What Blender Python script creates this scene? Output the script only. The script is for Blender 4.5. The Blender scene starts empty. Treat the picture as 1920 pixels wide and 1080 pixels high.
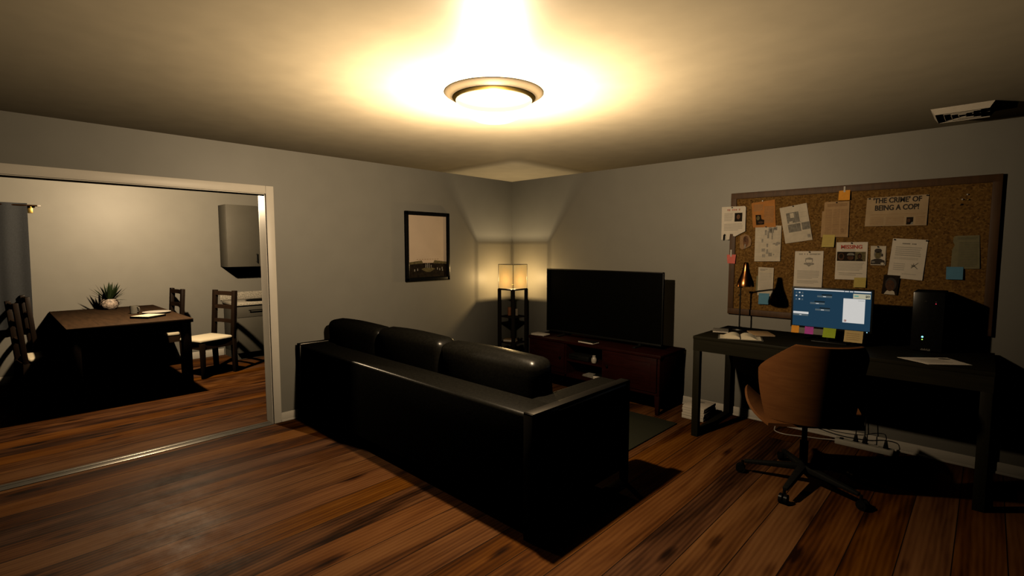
import bpy, bmesh, math, random
from mathutils import Vector, Matrix, Euler
random.seed(7)
PI = math.pi
SC = bpy.context.scene
COL = SC.collection

# ------------------------------------------------------------------ materials
def new_mat(name):
    m = bpy.data.materials.new(name); m.use_nodes = True
    nt = m.node_tree
    return m, nt, nt.nodes['Principled BSDF']

def N(nt, typ, **kw):
    n = nt.nodes.new(typ)
    for k, v in kw.items():
        setattr(n, k, v)
    return n

def ramp(nt, stops):
    r = N(nt, 'ShaderNodeValToRGB')
    el = r.color_ramp.elements
    while len(el) < len(stops): el.new(0.5)
    for e, (p, c) in zip(el, stops):
        e.position = p; e.color = (*c, 1)
    return r

def simple(name, c, rough=.6, metal=0, var=.12, scale=30, bump=0, spec=None, coat=0, stretch=None):
    """base colour broken up by a little noise"""
    m, nt, b = new_mat(name)
    tc = N(nt, 'ShaderNodeTexCoord'); no = N(nt, 'ShaderNodeTexNoise')
    no.inputs['Scale'].default_value = scale; no.inputs['Detail'].default_value = 4
    src = tc.outputs['Object']
    if stretch:
        mp = N(nt, 'ShaderNodeMapping'); mp.inputs['Scale'].default_value = stretch
        nt.links.new(src, mp.inputs['Vector']); src = mp.outputs['Vector']
    nt.links.new(src, no.inputs['Vector'])
    r = ramp(nt, [(.3, tuple(x*(1-var) for x in c)), (.7, tuple(min(1, x*(1+var)) for x in c))])
    nt.links.new(no.outputs['Fac'], r.inputs['Fac'])
    nt.links.new(r.outputs['Color'], b.inputs['Base Color'])
    b.inputs['Roughness'].default_value = rough; b.inputs['Metallic'].default_value = metal
    if spec is not None: b.inputs['Specular IOR Level'].default_value = spec
    if coat: b.inputs['Coat Weight'].default_value = coat
    if bump:
        bp = N(nt, 'ShaderNodeBump'); bp.inputs['Strength'].default_value = bump; bp.inputs['Distance'].default_value = .01
        nt.links.new(no.outputs['Fac'], bp.inputs['Height']); nt.links.new(bp.outputs['Normal'], b.inputs['Normal'])
    return m

def emis(name, c, s):
    m, nt, b = new_mat(name)
    nt.nodes.remove(b)
    e = N(nt, 'ShaderNodeEmission'); e.inputs['Color'].default_value = (*c, 1); e.inputs['Strength'].default_value = s
    nt.links.new(e.outputs[0], nt.nodes['Material Output'].inputs['Surface'])
    return m

def mat_floor():
    m, nt, b = new_mat('wood_planks')
    L = nt.links.new
    tc = N(nt, 'ShaderNodeTexCoord'); sp = N(nt, 'ShaderNodeSeparateXYZ'); L(tc.outputs['Object'], sp.inputs[0])
    def math_(op, a, bb=None, c=None):
        n = N(nt, 'ShaderNodeMath', operation=op)
        for i, v in enumerate((a, bb, c)):
            if v is None: continue
            if isinstance(v, (int, float)): n.inputs[i].default_value = v
            else: L(v, n.inputs[i])
        return n.outputs[0]
    W = .207
    u = math_('DIVIDE', math_('SUBTRACT', sp.outputs['X'], 4.43), W)
    row = math_('FLOOR', u); fr = math_('FRACT', u)
    wn = N(nt, 'ShaderNodeTexWhiteNoise', noise_dimensions='1D'); L(row, wn.inputs['W'])
    # planks 2.4 m long with staggered butt joints
    v = math_('ADD', math_('DIVIDE', sp.outputs['Y'], 60), math_('MULTIPLY', wn.outputs['Value'], 7.3))
    cell = math_('FLOOR', v); fv = math_('FRACT', v)
    cb = N(nt, 'ShaderNodeCombineXYZ'); L(row, cb.inputs[0]); L(cell, cb.inputs[1])
    wn2 = N(nt, 'ShaderNodeTexWhiteNoise', noise_dimensions='2D'); L(cb.outputs[0], wn2.inputs['Vector'])
    sep = N(nt, 'ShaderNodeSeparateColor'); L(wn2.outputs['Color'], sep.inputs[0])
    # grain coordinates: shifted per plank, stretched along y
    sh = N(nt, 'ShaderNodeVectorMath', operation='MULTIPLY_ADD')
    L(wn2.outputs['Color'], sh.inputs[0]); sh.inputs[1].default_value = (3.1, 17.3, 5.7); L(tc.outputs['Object'], sh.inputs[2])
    mp = N(nt, 'ShaderNodeMapping'); mp.inputs['Scale'].default_value = (34, 2.2, 1); L(sh.outputs[0], mp.inputs['Vector'])
    g1 = N(nt, 'ShaderNodeTexNoise'); g1.inputs['Scale'].default_value = 1; g1.inputs['Detail'].default_value = 7; g1.inputs['Distortion'].default_value = .6
    L(mp.outputs[0], g1.inputs['Vector'])
    mp2 = N(nt, 'ShaderNodeMapping'); mp2.inputs['Scale'].default_value = (6.5, .75, 1); L(sh.outputs[0], mp2.inputs['Vector'])
    g2 = N(nt, 'ShaderNodeTexNoise'); g2.inputs['Scale'].default_value = 1; g2.inputs['Detail'].default_value = 3; g2.inputs['Distortion'].default_value = .8
    L(mp2.outputs[0], g2.inputs['Vector'])
    # cathedral figure: distorted rings
    mp3 = N(nt, 'ShaderNodeMapping'); mp3.inputs['Scale'].default_value = (7, .75, 1); L(sh.outputs[0], mp3.inputs['Vector'])
    wv = N(nt, 'ShaderNodeTexWave', wave_type='RINGS', rings_direction='Z'); wv.inputs['Scale'].default_value = 1.7
    wv.inputs['Distortion'].default_value = 5; wv.inputs['Detail'].default_value = 2; wv.inputs['Detail Scale'].default_value = .8
    L(mp3.outputs[0], wv.inputs['Vector'])
    # knots
    mp4 = N(nt, 'ShaderNodeMapping'); mp4.inputs['Scale'].default_value = (6.0, 1.7, 1); L(sh.outputs[0], mp4.inputs['Vector'])
    vo = N(nt, 'ShaderNodeTexVoronoi'); vo.inputs['Scale'].default_value = 1; vo.inputs['Randomness'].default_value = 1
    L(mp4.outputs[0], vo.inputs['Vector'])
    kn = ramp(nt, [(.04, (1, 1, 1)), (.22, (0, 0, 0))]); L(vo.outputs['Distance'], kn.inputs['Fac'])
    f = math_('ADD', math_('MULTIPLY', g1.outputs['Fac'], .45), math_('MULTIPLY', math_('ADD', math_('MULTIPLY', math_('SUBTRACT', g2.outputs['Fac'], .5), 1.45), .5), .75))
    f = math_('ADD', f, math_('MULTIPLY', math_('SUBTRACT', sep.outputs[0], .5), .34))
    f = math_('ADD', f, math_('MULTIPLY', math_('SUBTRACT', wv.outputs['Fac'], .5), .13))
    f = math_('SUBTRACT', f, math_('MULTIPLY', kn.outputs['Color'], .42))
    cr = ramp(nt, [(.24, (.013, .0046, .0016)), (.42, (.046, .0168, .0052)), (.58, (.094, .036, .0110)), (.78, (.150, .063, .0200)), (1, (.19, .086, .030))])
    L(f, cr.inputs['Fac'])
    hs = N(nt, 'ShaderNodeHueSaturation'); L(cr.outputs[0], hs.inputs['Color'])
    L(math_('ADD', .497, math_('MULTIPLY', sep.outputs[1], .004)), hs.inputs['Hue'])
    L(math_('ADD', .92, math_('MULTIPLY', sep.outputs[2], .20)), hs.inputs['Saturation'])
    # seams
    ed = math_('MINIMUM', fr, math_('SUBTRACT', 1, fr))
    s1 = math_('LESS_THAN', ed, .013)
    ev = math_('MINIMUM', fv, math_('SUBTRACT', 1, fv))
    s2 = math_('LESS_THAN', ev, .00005)
    seam = math_('MAXIMUM', s1, s2)
    mx = N(nt, 'ShaderNodeMixRGB'); L(seam, mx.inputs['Fac']); L(hs.outputs[0], mx.inputs['Color1']); mx.inputs['Color2'].default_value = (.012, .006, .003, 1)
    L(mx.outputs[0], b.inputs['Base Color'])
    # worn, patchy finish
    ns = N(nt, 'ShaderNodeTexNoise'); ns.inputs['Scale'].default_value = 3; ns.inputs['Detail'].default_value = 8; ns.inputs['Roughness'].default_value = .7
    L(tc.outputs['Object'], ns.inputs['Vector'])
    rr = ramp(nt, [(.35, (.42,)*3), (.7, (.66,)*3)]); L(ns.outputs['Fac'], rr.inputs['Fac']); L(rr.outputs[0], b.inputs['Roughness'])
    b.inputs['Specular IOR Level'].default_value = .09
    hgt = math_('SUBTRACT', math_('MULTIPLY', g1.outputs['Fac'], .35), math_('MULTIPLY', seam, 1.2))
    bp = N(nt, 'ShaderNodeBump'); bp.inputs['Strength'].default_value = .35; bp.inputs['Distance'].default_value = .006
    L(hgt, bp.inputs['Height']); L(bp.outputs[0], b.inputs['Normal'])
    return m

def mat_cork():
    m, nt, b = new_mat('cork')
    L = nt.links.new
    tc = N(nt, 'ShaderNodeTexCoord')
    a = N(nt, 'ShaderNodeTexNoise'); a.inputs['Scale'].default_value = 55; a.inputs['Detail'].default_value = 6; a.inputs['Roughness'].default_value = .75
    L(tc.outputs['Object'], a.inputs['Vector'])
    v = N(nt, 'ShaderNodeTexVoronoi'); v.inputs['Scale'].default_value = 85; L(tc.outputs['Object'], v.inputs['Vector'])
    mx = N(nt, 'ShaderNodeMixRGB'); mx.inputs['Fac'].default_value = .45
    L(a.outputs['Fac'], mx.inputs['Color1']); L(v.outputs['Color'], mx.inputs['Color2'])
    bw = N(nt, 'ShaderNodeRGBToBW'); L(mx.outputs[0], bw.inputs[0])
    r = ramp(nt, [(.25, (.070, .032, .008)), (.45, (.16, .082, .020)), (.62, (.22, .118, .030)), (.82, (.33, .20, .068))])
    L(bw.outputs[0], r.inputs['Fac']); L(r.outputs[0], b.inputs['Base Color'])
    b.inputs['Roughness'].default_value = .9; b.inputs['Specular IOR Level'].default_value = .15
    bp = N(nt, 'ShaderNodeBump'); bp.inputs['Strength'].default_value = .3; bp.inputs['Distance'].default_value = .004
    L(bw.outputs[0], bp.inputs['Height']); L(bp.outputs[0], b.inputs['Normal'])
    return m

def mat_wood(name, c1, c2, rough=.4, stretch=(3, 40, 40), coat=0, spec=.5):
    m, nt, b = new_mat(name)
    L = nt.links.new
    tc = N(nt, 'ShaderNodeTexCoord'); mp = N(nt, 'ShaderNodeMapping'); mp.inputs['Scale'].default_value = stretch
    L(tc.outputs['Object'], mp.inputs['Vector'])
    no = N(nt, 'ShaderNodeTexNoise'); no.inputs['Scale'].default_value = 1; no.inputs['Detail'].default_value = 6; no.inputs['Distortion'].default_value = .7
    L(mp.outputs[0], no.inputs['Vector'])
    r = ramp(nt, [(.3, c1), (.7, c2)]); L(no.outputs['Fac'], r.inputs['Fac']); L(r.outputs[0], b.inputs['Base Color'])
    b.inputs['Roughness'].default_value = rough; b.inputs['Specular IOR Level'].default_value = spec
    if coat: b.inputs['Coat Weight'].default_value = coat
    return m

def mat_shade():
    """warm paper panel of a lit lamp: glows and lets part of the bulb's light through"""
    m, nt, b = new_mat('lit_paper_shade'); nt.nodes.remove(b)
    L = nt.links.new
    tc = N(nt, 'ShaderNodeTexCoord'); no = N(nt, 'ShaderNodeTexNoise'); no.inputs['Scale'].default_value = 18
    L(tc.outputs['Object'], no.inputs['Vector'])
    r = ramp(nt, [(.3, (1, .72, .25)), (.7, (1, .80, .32))]); L(no.outputs['Fac'], r.inputs['Fac'])
    e = N(nt, 'ShaderNodeEmission'); L(r.outputs[0], e.inputs['Color']); e.inputs['Strength'].default_value = SHADE_GLOW
    t = N(nt, 'ShaderNodeBsdfTransparent'); t.inputs['Color'].default_value = (1, .88, .66, 1)
    tl = N(nt, 'ShaderNodeBsdfTranslucent'); tl.inputs['Color'].default_value = (.035, .021, .008, 1)
    a = N(nt, 'ShaderNodeAddShader'); L(e.outputs[0], a.inputs[0]); L(tl.outputs[0], a.inputs[1])
    mx = N(nt, 'ShaderNodeMixShader'); mx.inputs[0].default_value = .58
    L(t.outputs[0], mx.inputs[1]); L(a.outputs[0], mx.inputs[2])
    L(mx.outputs[0], nt.nodes['Material Output'].inputs['Surface'])
    return m

def mat_dome():
    """frosted glass bowl of a lit ceiling lamp"""
    m, nt, b = new_mat('lit_frosted_glass'); nt.nodes.remove(b)
    L = nt.links.new
    e = N(nt, 'ShaderNodeEmission'); e.inputs['Color'].default_value = (1, .80, .52, 1); e.inputs['Strength'].default_value = 2.6
    t = N(nt, 'ShaderNodeBsdfTransparent'); t.inputs['Color'].default_value = (1, 1, 1, 1)
    mx = N(nt, 'ShaderNodeMixShader'); mx.inputs[0].default_value = .6
    L(t.outputs[0], mx.inputs[1]); L(e.outputs[0], mx.inputs[2])
    L(mx.outputs[0], nt.nodes['Material Output'].inputs['Surface'])
    return m

SHADE_GLOW = .29
LIGHT_COL = (1, .74, .45)
P_LIVING, P_DINING, P_LAMP = 190, 215, 30.0

M = {}
M['wall'] = simple('wall_paint', (.280, .270, .238), .48, var=.03, scale=5, spec=.45)
M['ceiling'] = simple('ceiling_paint', (.76, .67, .50), .42, var=.05, scale=6, spec=.5, stretch=(1, 1, 1))
M['trim'] = simple('white_trim_paint', (.86, .80, .70), .42, var=.03, scale=8)
M['floor'] = mat_floor()
M['threshold'] = simple('threshold_metal', (.46, .43, .38), .30, metal=.85, var=.1, scale=12)
M['cork'] = mat_cork()
M['board_frame'] = mat_wood('board_frame_wood', (.062, .028, .009), (.10, .046, .015), .6, (30, 30, 4))
M['leather'] = simple('black_leather', (.007, .0065, .005), .34, var=.25, scale=55, bump=.05, spec=.40)
M['steel'] = simple('brushed_steel', (.26, .24, .21), .30, metal=1, var=.12, scale=80, stretch=(60, 1, 60))
M['dark_steel'] = simple('dark_steel', (.05, .048, .042), .45, metal=1, var=.15, scale=60)
M['black'] = simple('black_plastic', (.008, .008, .007), .45, var=.2, scale=60, spec=.25)
M['black_gloss'] = simple('black_gloss', (.006, .006, .006), .22, var=.2, scale=40)
M['screen_off'] = simple('dark_screen', (.002, .002, .0015), .30, var=.1, scale=20, spec=.15)
M['cherry'] = mat_wood('cherry_wood', (.013, .0018, .0010), (.024, .0036, .002), .5, (4, 30, 30), spec=.12)
M['espresso'] = mat_wood('espresso_wood', (.016, .009, .005), (.030, .016, .009), .45, (3, 40, 40), spec=.3)
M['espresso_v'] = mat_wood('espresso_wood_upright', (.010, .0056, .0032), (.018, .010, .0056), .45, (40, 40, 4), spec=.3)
M['table_top'] = mat_wood('table_top_wood', (.040, .024, .013), (.066, .037, .019), .36, (3, 24, 30))
M['lamp_wood'] = mat_wood('black_lacquered_wood', (.010, .008, .006), (.016, .012, .009), .5, (40, 40, 4))
M['desk'] = mat_wood('black_brown_desk', (.010, .0088, .0042), (.015, .013, .0065), .55, (3, 50, 50), spec=.12)
M['desk_v'] = mat_wood('black_brown_desk_legs', (.010, .0088, .0042), (.015, .013, .0065), .55, (50, 50, 3), spec=.12)
M['chair_shell'] = mat_wood('tan_shell', (.115, .042, .011), (.150, .058, .016), .55, (6, 6, 40), spec=.35)
M['cream'] = simple('cream_fabric', (.72, .64, .47), .85, var=.05, scale=120, bump=.1)
M['cabinet'] = simple('grey_cabinet', (.115, .108, .088), .5, var=.04, scale=9)
M['granite'] = simple('speckled_granite', (.52, .48, .40), .35, var=.55, scale=75)
M['curtain'] = simple('slate_curtain', (.042, .046, .052), .9, var=.12, scale=70)
M['brass'] = simple('brass', (.55, .38, .10), .35, metal=1, var=.1)
M['copper'] = simple('polished_copper', (.40, .165, .055), .24, metal=1, var=.06, scale=10)
M['rug'] = simple('grey_green_rug', (.028, .029, .018), .95, var=.22, scale=160, bump=.3, spec=.1)
M['paper'] = simple('white_paper', (.72, .65, .55), .8, var=.04, scale=25, spec=.2)
M['paper_old'] = simple('aged_paper', (.60, .53, .42), .8, var=.10, scale=18, spec=.2)
M['print_beige'] = simple('beige_print', (.68, .54, .41), .6, var=.05, scale=4)
M['paper_tan'] = simple('tan_newsprint', (.44, .285, .145), .85, var=.10, scale=16, spec=.15)
M['paper_head'] = simple('yellowed_newsprint', (.46, .335, .20), .85, var=.08, scale=14, spec=.15)
M['paper_orange'] = simple('orange_paper', (.47, .20, .055), .85, var=.14, scale=14, spec=.15)
M['paper_green'] = simple('grey_green_paper', (.22, .20, .115), .85, var=.10, scale=20, spec=.15)
M['ink'] = simple('black_ink', (.035, .026, .020), .8, var=.2)
M['ink_grey'] = simple('grey_print', (.30, .275, .235), .8, var=.3, scale=60)
M['ink_mid'] = simple('mid_print', (.20, .185, .155), .8, var=.35, scale=45)
M['ink_pale'] = simple('pale_print', (.47, .43, .37), .8, var=.08, scale=120)
M['ink_tan'] = simple('tan_print', (.31, .185, .085), .85, var=.18, scale=70)
M['ink_green'] = simple('green_print', (.145, .135, .078), .85, var=.15, scale=70)
M['ink_red'] = simple('red_ink', (.52, .075, .05), .8, var=.08)
M['ink_red_pale'] = simple('faded_red_ink', (.50, .20, .15), .8, var=.15)
M['photo_dark'] = simple('dark_photo', (.016, .011, .007), .75, var=.5, scale=40, spec=.1)
M['skin_a'] = simple('photo_tone_brown', (.17, .085, .045), .75, var=.3, scale=50, spec=.1)
M['skin_b'] = simple('photo_tone_dark', (.085, .042, .024), .75, var=.3, scale=50, spec=.1)
M['tone_olive'] = simple('photo_tone_olive', (.14, .115, .055), .75, var=.4, scale=45, spec=.1)
M['note_yellow'] = simple('yellow_note', (.55, .44, .115), .8, var=.06, scale=30)
M['note_cream'] = simple('pale_yellow_note', (.60, .46, .21), .8, var=.05, scale=30)
M['note_orange'] = simple('orange_note', (.85, .36, .03), .8, var=.08, scale=30)
M['note_pink'] = simple('coral_note', (.70, .155, .125), .8, var=.06, scale=30)
M['note_magenta'] = simple('magenta_note', (.55, .07, .50), .8, var=.05, scale=30)
M['note_green'] = simple('lime_note', (.36, .50, .02), .8, var=.05, scale=30)
M['note_blue'] = simple('blue_note', (.10, .28, .44), .8, var=.05, scale=30)
M['tape'] = simple('clear_tape', (.46, .42, .36), .3, var=.05)
M['ceramic'] = simple('white_ceramic', (.60, .56, .50), .25, var=.04)
M['pot'] = simple('white_relief_pot', (.36, .29, .24), .55, var=.75, scale=42, bump=.5)
M['mug'] = simple('grey_stoneware', (.15, .14, .115), .35, var=.08)
M['leaf'] = simple('dark_leaf', (.022, .036, .012), .45, var=.35, scale=20)
M['cable_white'] = simple('white_cable', (.55, .50, .44), .5, var=.03)
M['white_plastic'] = simple('white_plastic', (.52, .49, .42), .45, var=.03)
M['shade'] = mat_shade()
M['dome'] = mat_dome()
M['gold_rim'] = simple('cream_enamel', (.24, .195, .13), .5, var=.05)
M['vent'] = simple('vent_enamel', (.55, .50, .42), .5, var=.05)
M['vent_dark'] = simple('vent_inside', (.02, .018, .014), .8, var=.1)
M['scr_bg'] = emis('screen_navy', (.020, .060, .105), .62)
M['scr_white'] = emis('screen_white', (.78, .76, .72), .72)
M['scr_beige'] = emis('screen_beige', (.62, .58, .40), .62)
M['scr_grey'] = emis('screen_grey', (.10, .13, .14), .75)
M['scr_dark'] = emis('screen_dark', (.012, .018, .018), .6)
M['scr_teal'] = emis('screen_teal', (.10, .36, .30), .7)
M['scr_red'] = emis('screen_red', (.30, .07, .04), .7)
M['led_blue'] = emis('led_blue', (.35, .75, 1), 1.6)
M['led_cyan'] = emis('led_cyan', (.25, .85, 1), 2.2)
M['led_green'] = emis('led_green', (.45, .9, .10), 1.6)
M['led_red'] = emis('led_red', (1, .05, .10), 1.1)
M['candle_orange'] = simple('orange_wax', (.30, .115, .045), .6)
M['candle_white'] = simple('pale_wax', (.33, .27, .20), .6)

# ------------------------------------------------------------------ mesh tools
class MB:
    def __init__(s): s.bm = bmesh.new()
    def _mi(s, geom, mi):
        if mi:
            for f in geom: f.material_index = mi
    def box(s, x0, x1, y0, y1, z0, z1, bev=0, seg=2, mi=0):
        t = bmesh.new(); bmesh.ops.create_cube(t, size=1)
        for v in t.verts:
            v.co = Vector(((x0+x1)/2+v.co.x*(x1-x0), (y0+y1)/2+v.co.y*(y1-y0), (z0+z1)/2+v.co.z*(z1-z0)))
        if bev: bmesh.ops.bevel(t, geom=t.edges[:], offset=bev, segments=seg, profile=.5, affect='EDGES')
        return s.merge(t, mi=mi)
    def merge(s, t, mat=None, mi=0):
        me = bpy.data.meshes.new('tmp')
        for f in t.faces: f.material_index = mi if mi else f.material_index
        if mat is not None: bmesh.ops.transform(t, matrix=mat, verts=t.verts)
        t.to_mesh(me); t.free(); s.bm.from_mesh(me); bpy.data.meshes.remove(me)
        return s
    def hexa(s, bot, top, bev=0, mi=0):
        """solid between two quads (lists of four points)"""
        t = bmesh.new(); b = [t.verts.new(p) for p in bot]; u = [t.verts.new(p) for p in top]
        t.faces.new(b[::-1]); t.faces.new(u)
        for i in range(4): t.faces.new((b[i], b[(i+1) % 4], u[(i+1) % 4], u[i]))
        bmesh.ops.recalc_face_normals(t, faces=t.faces[:])
        if bev: bmesh.ops.bevel(t, geom=t.edges[:], offset=bev, segments=2, profile=.5, affect='EDGES')
        return s.merge(t, mi=mi)
    def bar(s, p0, p1, w, h=None, up=(0, 0, 1), bev=0, mi=0, w1=None, h1=None):
        """rectangular bar from p0 to p1"""
        p0 = Vector(p0); p1 = Vector(p1); d = (p1-p0).normalized(); up = Vector(up)
        if abs(d.dot(up)) > .99: up = Vector((0, 1, 0))
        a = d.cross(up).normalized(); c = a.cross(d); h = h or w; w1 = w1 or w; h1 = h1 or h
        q = lambda p, w, h: [p-a*w/2-c*h/2, p+a*w/2-c*h/2, p+a*w/2+c*h/2, p-a*w/2+c*h/2]
        return s.hexa(q(p0, w, h), q(p1, w1, h1), bev, mi)
    def cyl(s, p0, p1, r0, r1=None, seg=20, mi=0):
        p0 = Vector(p0); p1 = Vector(p1); r1 = r0 if r1 is None else r1
        d = p1-p0; t = bmesh.new()
        bmesh.ops.create_cone(t, cap_ends=True, segments=seg, radius1=r0, radius2=r1, depth=d.length)
        mt = Matrix.Translation((p0+p1)/2) @ d.to_track_quat('Z', 'Y').to_matrix().to_4x4()
        return s.merge(t, mt, mi)
    def lathe(s, prof, c=(0, 0, 0), seg=32, mi=0, mat=None):
        t = bmesh.new(); rings = []
        for r, z in prof:
            if r < 1e-5: rings.append([t.verts.new((0, 0, z))]); continue
            rings.append([t.verts.new((r*math.cos(2*PI*k/seg), r*math.sin(2*PI*k/seg), z)) for k in range(seg)])
        for a, b in zip(rings, rings[1:]):
            for k in range(seg):
                k2 = (k+1) % seg
                if len(a) == 1 and len(b) == 1: break
                if len(a) == 1: t.faces.new((a[0], b[k2], b[k]))
                elif len(b) == 1: t.faces.new((a[k], a[k2], b[0]))
                else: t.faces.new((a[k], a[k2], b[k2], b[k]))
        bmesh.ops.recalc_face_normals(t, faces=t.faces[:])
        return s.merge(t, (mat or Matrix()) if mat else Matrix.Translation(c), mi)
    def tube(s, pts, r, seg=10, mi=0, smooth=6):
        P = [Vector(p) for p in pts]
        if smooth and len(P) > 2:                       # Catmull-Rom
            Q = []
            for i in range(len(P)-1):
                a = P[max(i-1, 0)]; b = P[i]; c = P[i+1]; d = P[min(i+2, len(P)-1)]
                for k in range(smooth):
                    u = k/smooth
                    Q.append(.5*((2*b)+(c-a)*u+(2*a-5*b+4*c-d)*u*u+(3*b-a-3*c+d)*u**3))
            P = Q+[P[-1]]
        t = bmesh.new(); rings = []; ref = Vector((.31, .17, .93))
        for i, p in enumerate(P):
            d = (P[min(i+1, len(P)-1)]-P[max(i-1, 0)]).normalized()
            a = d.cross(ref).normalized(); b = d.cross(a)
            rings.append([t.verts.new(p+(a*math.cos(2*PI*k/seg)+b*math.sin(2*PI*k/seg))*r) for k in range(seg)])
        for a, b in zip(rings, rings[1:]):
            for k in range(seg): t.faces.new((a[k], a[(k+1) % seg], b[(k+1) % seg], b[k]))
        t.faces.new(rings[0][::-1]); t.faces.new(rings[-1])
        bmesh.ops.recalc_face_normals(t, faces=t.faces[:])
        return s.merge(t, mi=mi)
    def prism(s, pts, d, mi=0):
        """polygon (3-D points) pushed along vector d"""
        t = bmesh.new(); d = Vector(d)
        a = [t.verts.new(p) for p in pts]; b = [t.verts.new(Vector(p)+d) for p in pts]
        t.faces.new(a); t.faces.new(b[::-1]); n = len(a)
        for i in range(n): t.faces.new((a[i], b[i], b[(i+1) % n], a[(i+1) % n]))
        bmesh.ops.recalc_face_normals(t, faces=t.faces[:])
        return s.merge(t, mi=mi)
    def face(s, pts, mi=0):
        f = s.bm.faces.new([s.bm.verts.new(p) for p in pts]); f.material_index = mi
        return s
    def grid(s, fn, nu, nv, mi=0, thick=0):
        t = bmesh.new()
        V = [[t.verts.new(fn(i/nu, j/nv)) for j in range(nv+1)] for i in range(nu+1)]
        for i in range(nu):
            for j in range(nv): t.faces.new((V[i][j], V[i+1][j], V[i+1][j+1], V[i][j+1]))
        bmesh.ops.recalc_face_normals(t, faces=t.faces[:])
        if thick: bmesh.ops.solidify(t, geom=t.faces[:], thickness=thick)
        return s.merge(t, mi=mi)
    def cushion(s, x0, x1, y0, y1, z0, z1, puff=.03, r=.05, mi=0):
        """soft upholstered block with rounded edges and bulged faces"""
        t = bmesh.new(); bmesh.ops.create_cube(t, size=1)
        c = Vector(((x0+x1)/2, (y0+y1)/2, (z0+z1)/2)); e = Vector((x1-x0, y1-y0, z1-z0))
        for v in t.verts: v.co = Vector((v.co.x*e.x, v.co.y*e.y, v.co.z*e.z))
        bmesh.ops.bevel(t, geom=t.edges[:], offset=r, segments=4, profile=.5, affect='EDGES')
        bmesh.ops.subdivide_edges(t, edges=[q for q in t.edges if q.calc_length() > .12], cuts=6, use_grid_fill=True)
        for v in t.verts:
            n = Vector((2*v.co.x/e.x, 2*v.co.y/e.y, 2*v.co.z/e.z))
            for k in range(3):
                o = [j for j in range(3) if j != k]
                w = max(0, 1-n[o[0]]**2)*max(0, 1-n[o[1]]**2)
                v.co[k] += puff*w*n[k]*(1 if abs(n[k]) > .8 else .5)
        return s.merge(t, Matrix.Translation(c), mi)

ROOT = {}
def world_of(o):
    return ROOT.get(o.name, Matrix.Identity(4))

def obj(name, mb, mats, parent=None, smooth=30, local=False, label=None, loc=None):
    bm = mb.bm
    me = bpy.data.meshes.new(name)
    mats = mats if isinstance(mats, (list, tuple)) else [mats]
    o = bpy.data.objects.new(name, me)
    W = world_of(parent) if parent else Matrix.Identity(4)
    if not parent and loc is not None: W = Matrix.Translation(loc)
    if not local: bmesh.ops.transform(bm, matrix=W.inverted(), verts=bm.verts)
    bm.to_mesh(me); bm.free()
    for m in mats: me.materials.append(M[m] if isinstance(m, str) else m)
    if smooth:
        me.polygons.foreach_set('use_smooth', [True]*len(me.polygons))
        me.set_sharp_from_angle(angle=math.radians(smooth))
    COL.objects.link(o)
    if parent: o.parent = parent
    elif loc is not None: o.location = loc
    ROOT[o.name] = W
    if label: o['label'] = label
    return o

def thing(name, label, cat, loc=(0, 0, 0), rz=0, group=None):
    o = bpy.data.objects.new(name, None); COL.objects.link(o)
    o.empty_display_size = .1
    o.location = loc; o.rotation_euler = (0, 0, rz); o['label'] = label; o['category'] = cat
    if group: o['group'] = group
    ROOT[o.name] = Matrix.Translation(loc) @ Matrix.Rotation(rz, 4, 'Z')
    return o

def tag(o, label, cat, group=None):
    o['label'] = label; o['category'] = cat
    if group: o['group'] = group
    return o

def dup(root, loc, rz, label, group=None):
    r = root.copy(); COL.objects.link(r); r.location = loc; r.rotation_euler = (0, 0, rz); r['label'] = label
    if group: r['group'] = group
    ROOT[r.name] = Matrix.Translation(loc) @ Matrix.Rotation(rz, 4, 'Z')
    for ch in list(root.children):
        c = ch.copy(); COL.objects.link(c); c.parent = r
        for g in list(ch.children):
            d = g.copy(); COL.objects.link(d); d.parent = c
    return r

def struct(name, mb, m, parent=None, smooth=30):
    o = obj(name, mb, m, parent, smooth=smooth)
    if not parent: o['kind'] = 'structure'
    return o

def text_bm(txt, bold=.0):
    """flat mesh of a line of lettering, in the xz plane, scaled to a 1 x 1 box"""
    cu = bpy.data.curves.new('t', 'FONT'); cu.body = txt; cu.offset = bold; cu.resolution_u = 3
    o = bpy.data.objects.new('t', cu); COL.objects.link(o)
    dg = bpy.context.evaluated_depsgraph_get()
    me = bpy.data.meshes.new_from_object(o.evaluated_get(dg))
    t = bmesh.new(); t.from_mesh(me)
    bpy.data.objects.remove(o); bpy.data.curves.remove(cu); bpy.data.meshes.remove(me)
    xs = [v.co.x for v in t.verts]; ys = [v.co.y for v in t.verts]
    x0, x1, y0, y1 = min(xs), max(xs), min(ys), max(ys)
    for v in t.verts: v.co = Vector(((v.co.x-x0)/(x1-x0), 0, (v.co.y-y0)/(y1-y0)))
    return t

def put_text(mb, txt, x0, x1, y, z0, z1, mi, bold=.0):
    t = text_bm(txt, bold)
    for v in t.verts: v.co = Vector((x0+v.co.x*(x1-x0), y, z0+v.co.z*(z1-z0)))
    mb.merge(t, mi=mi)

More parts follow.
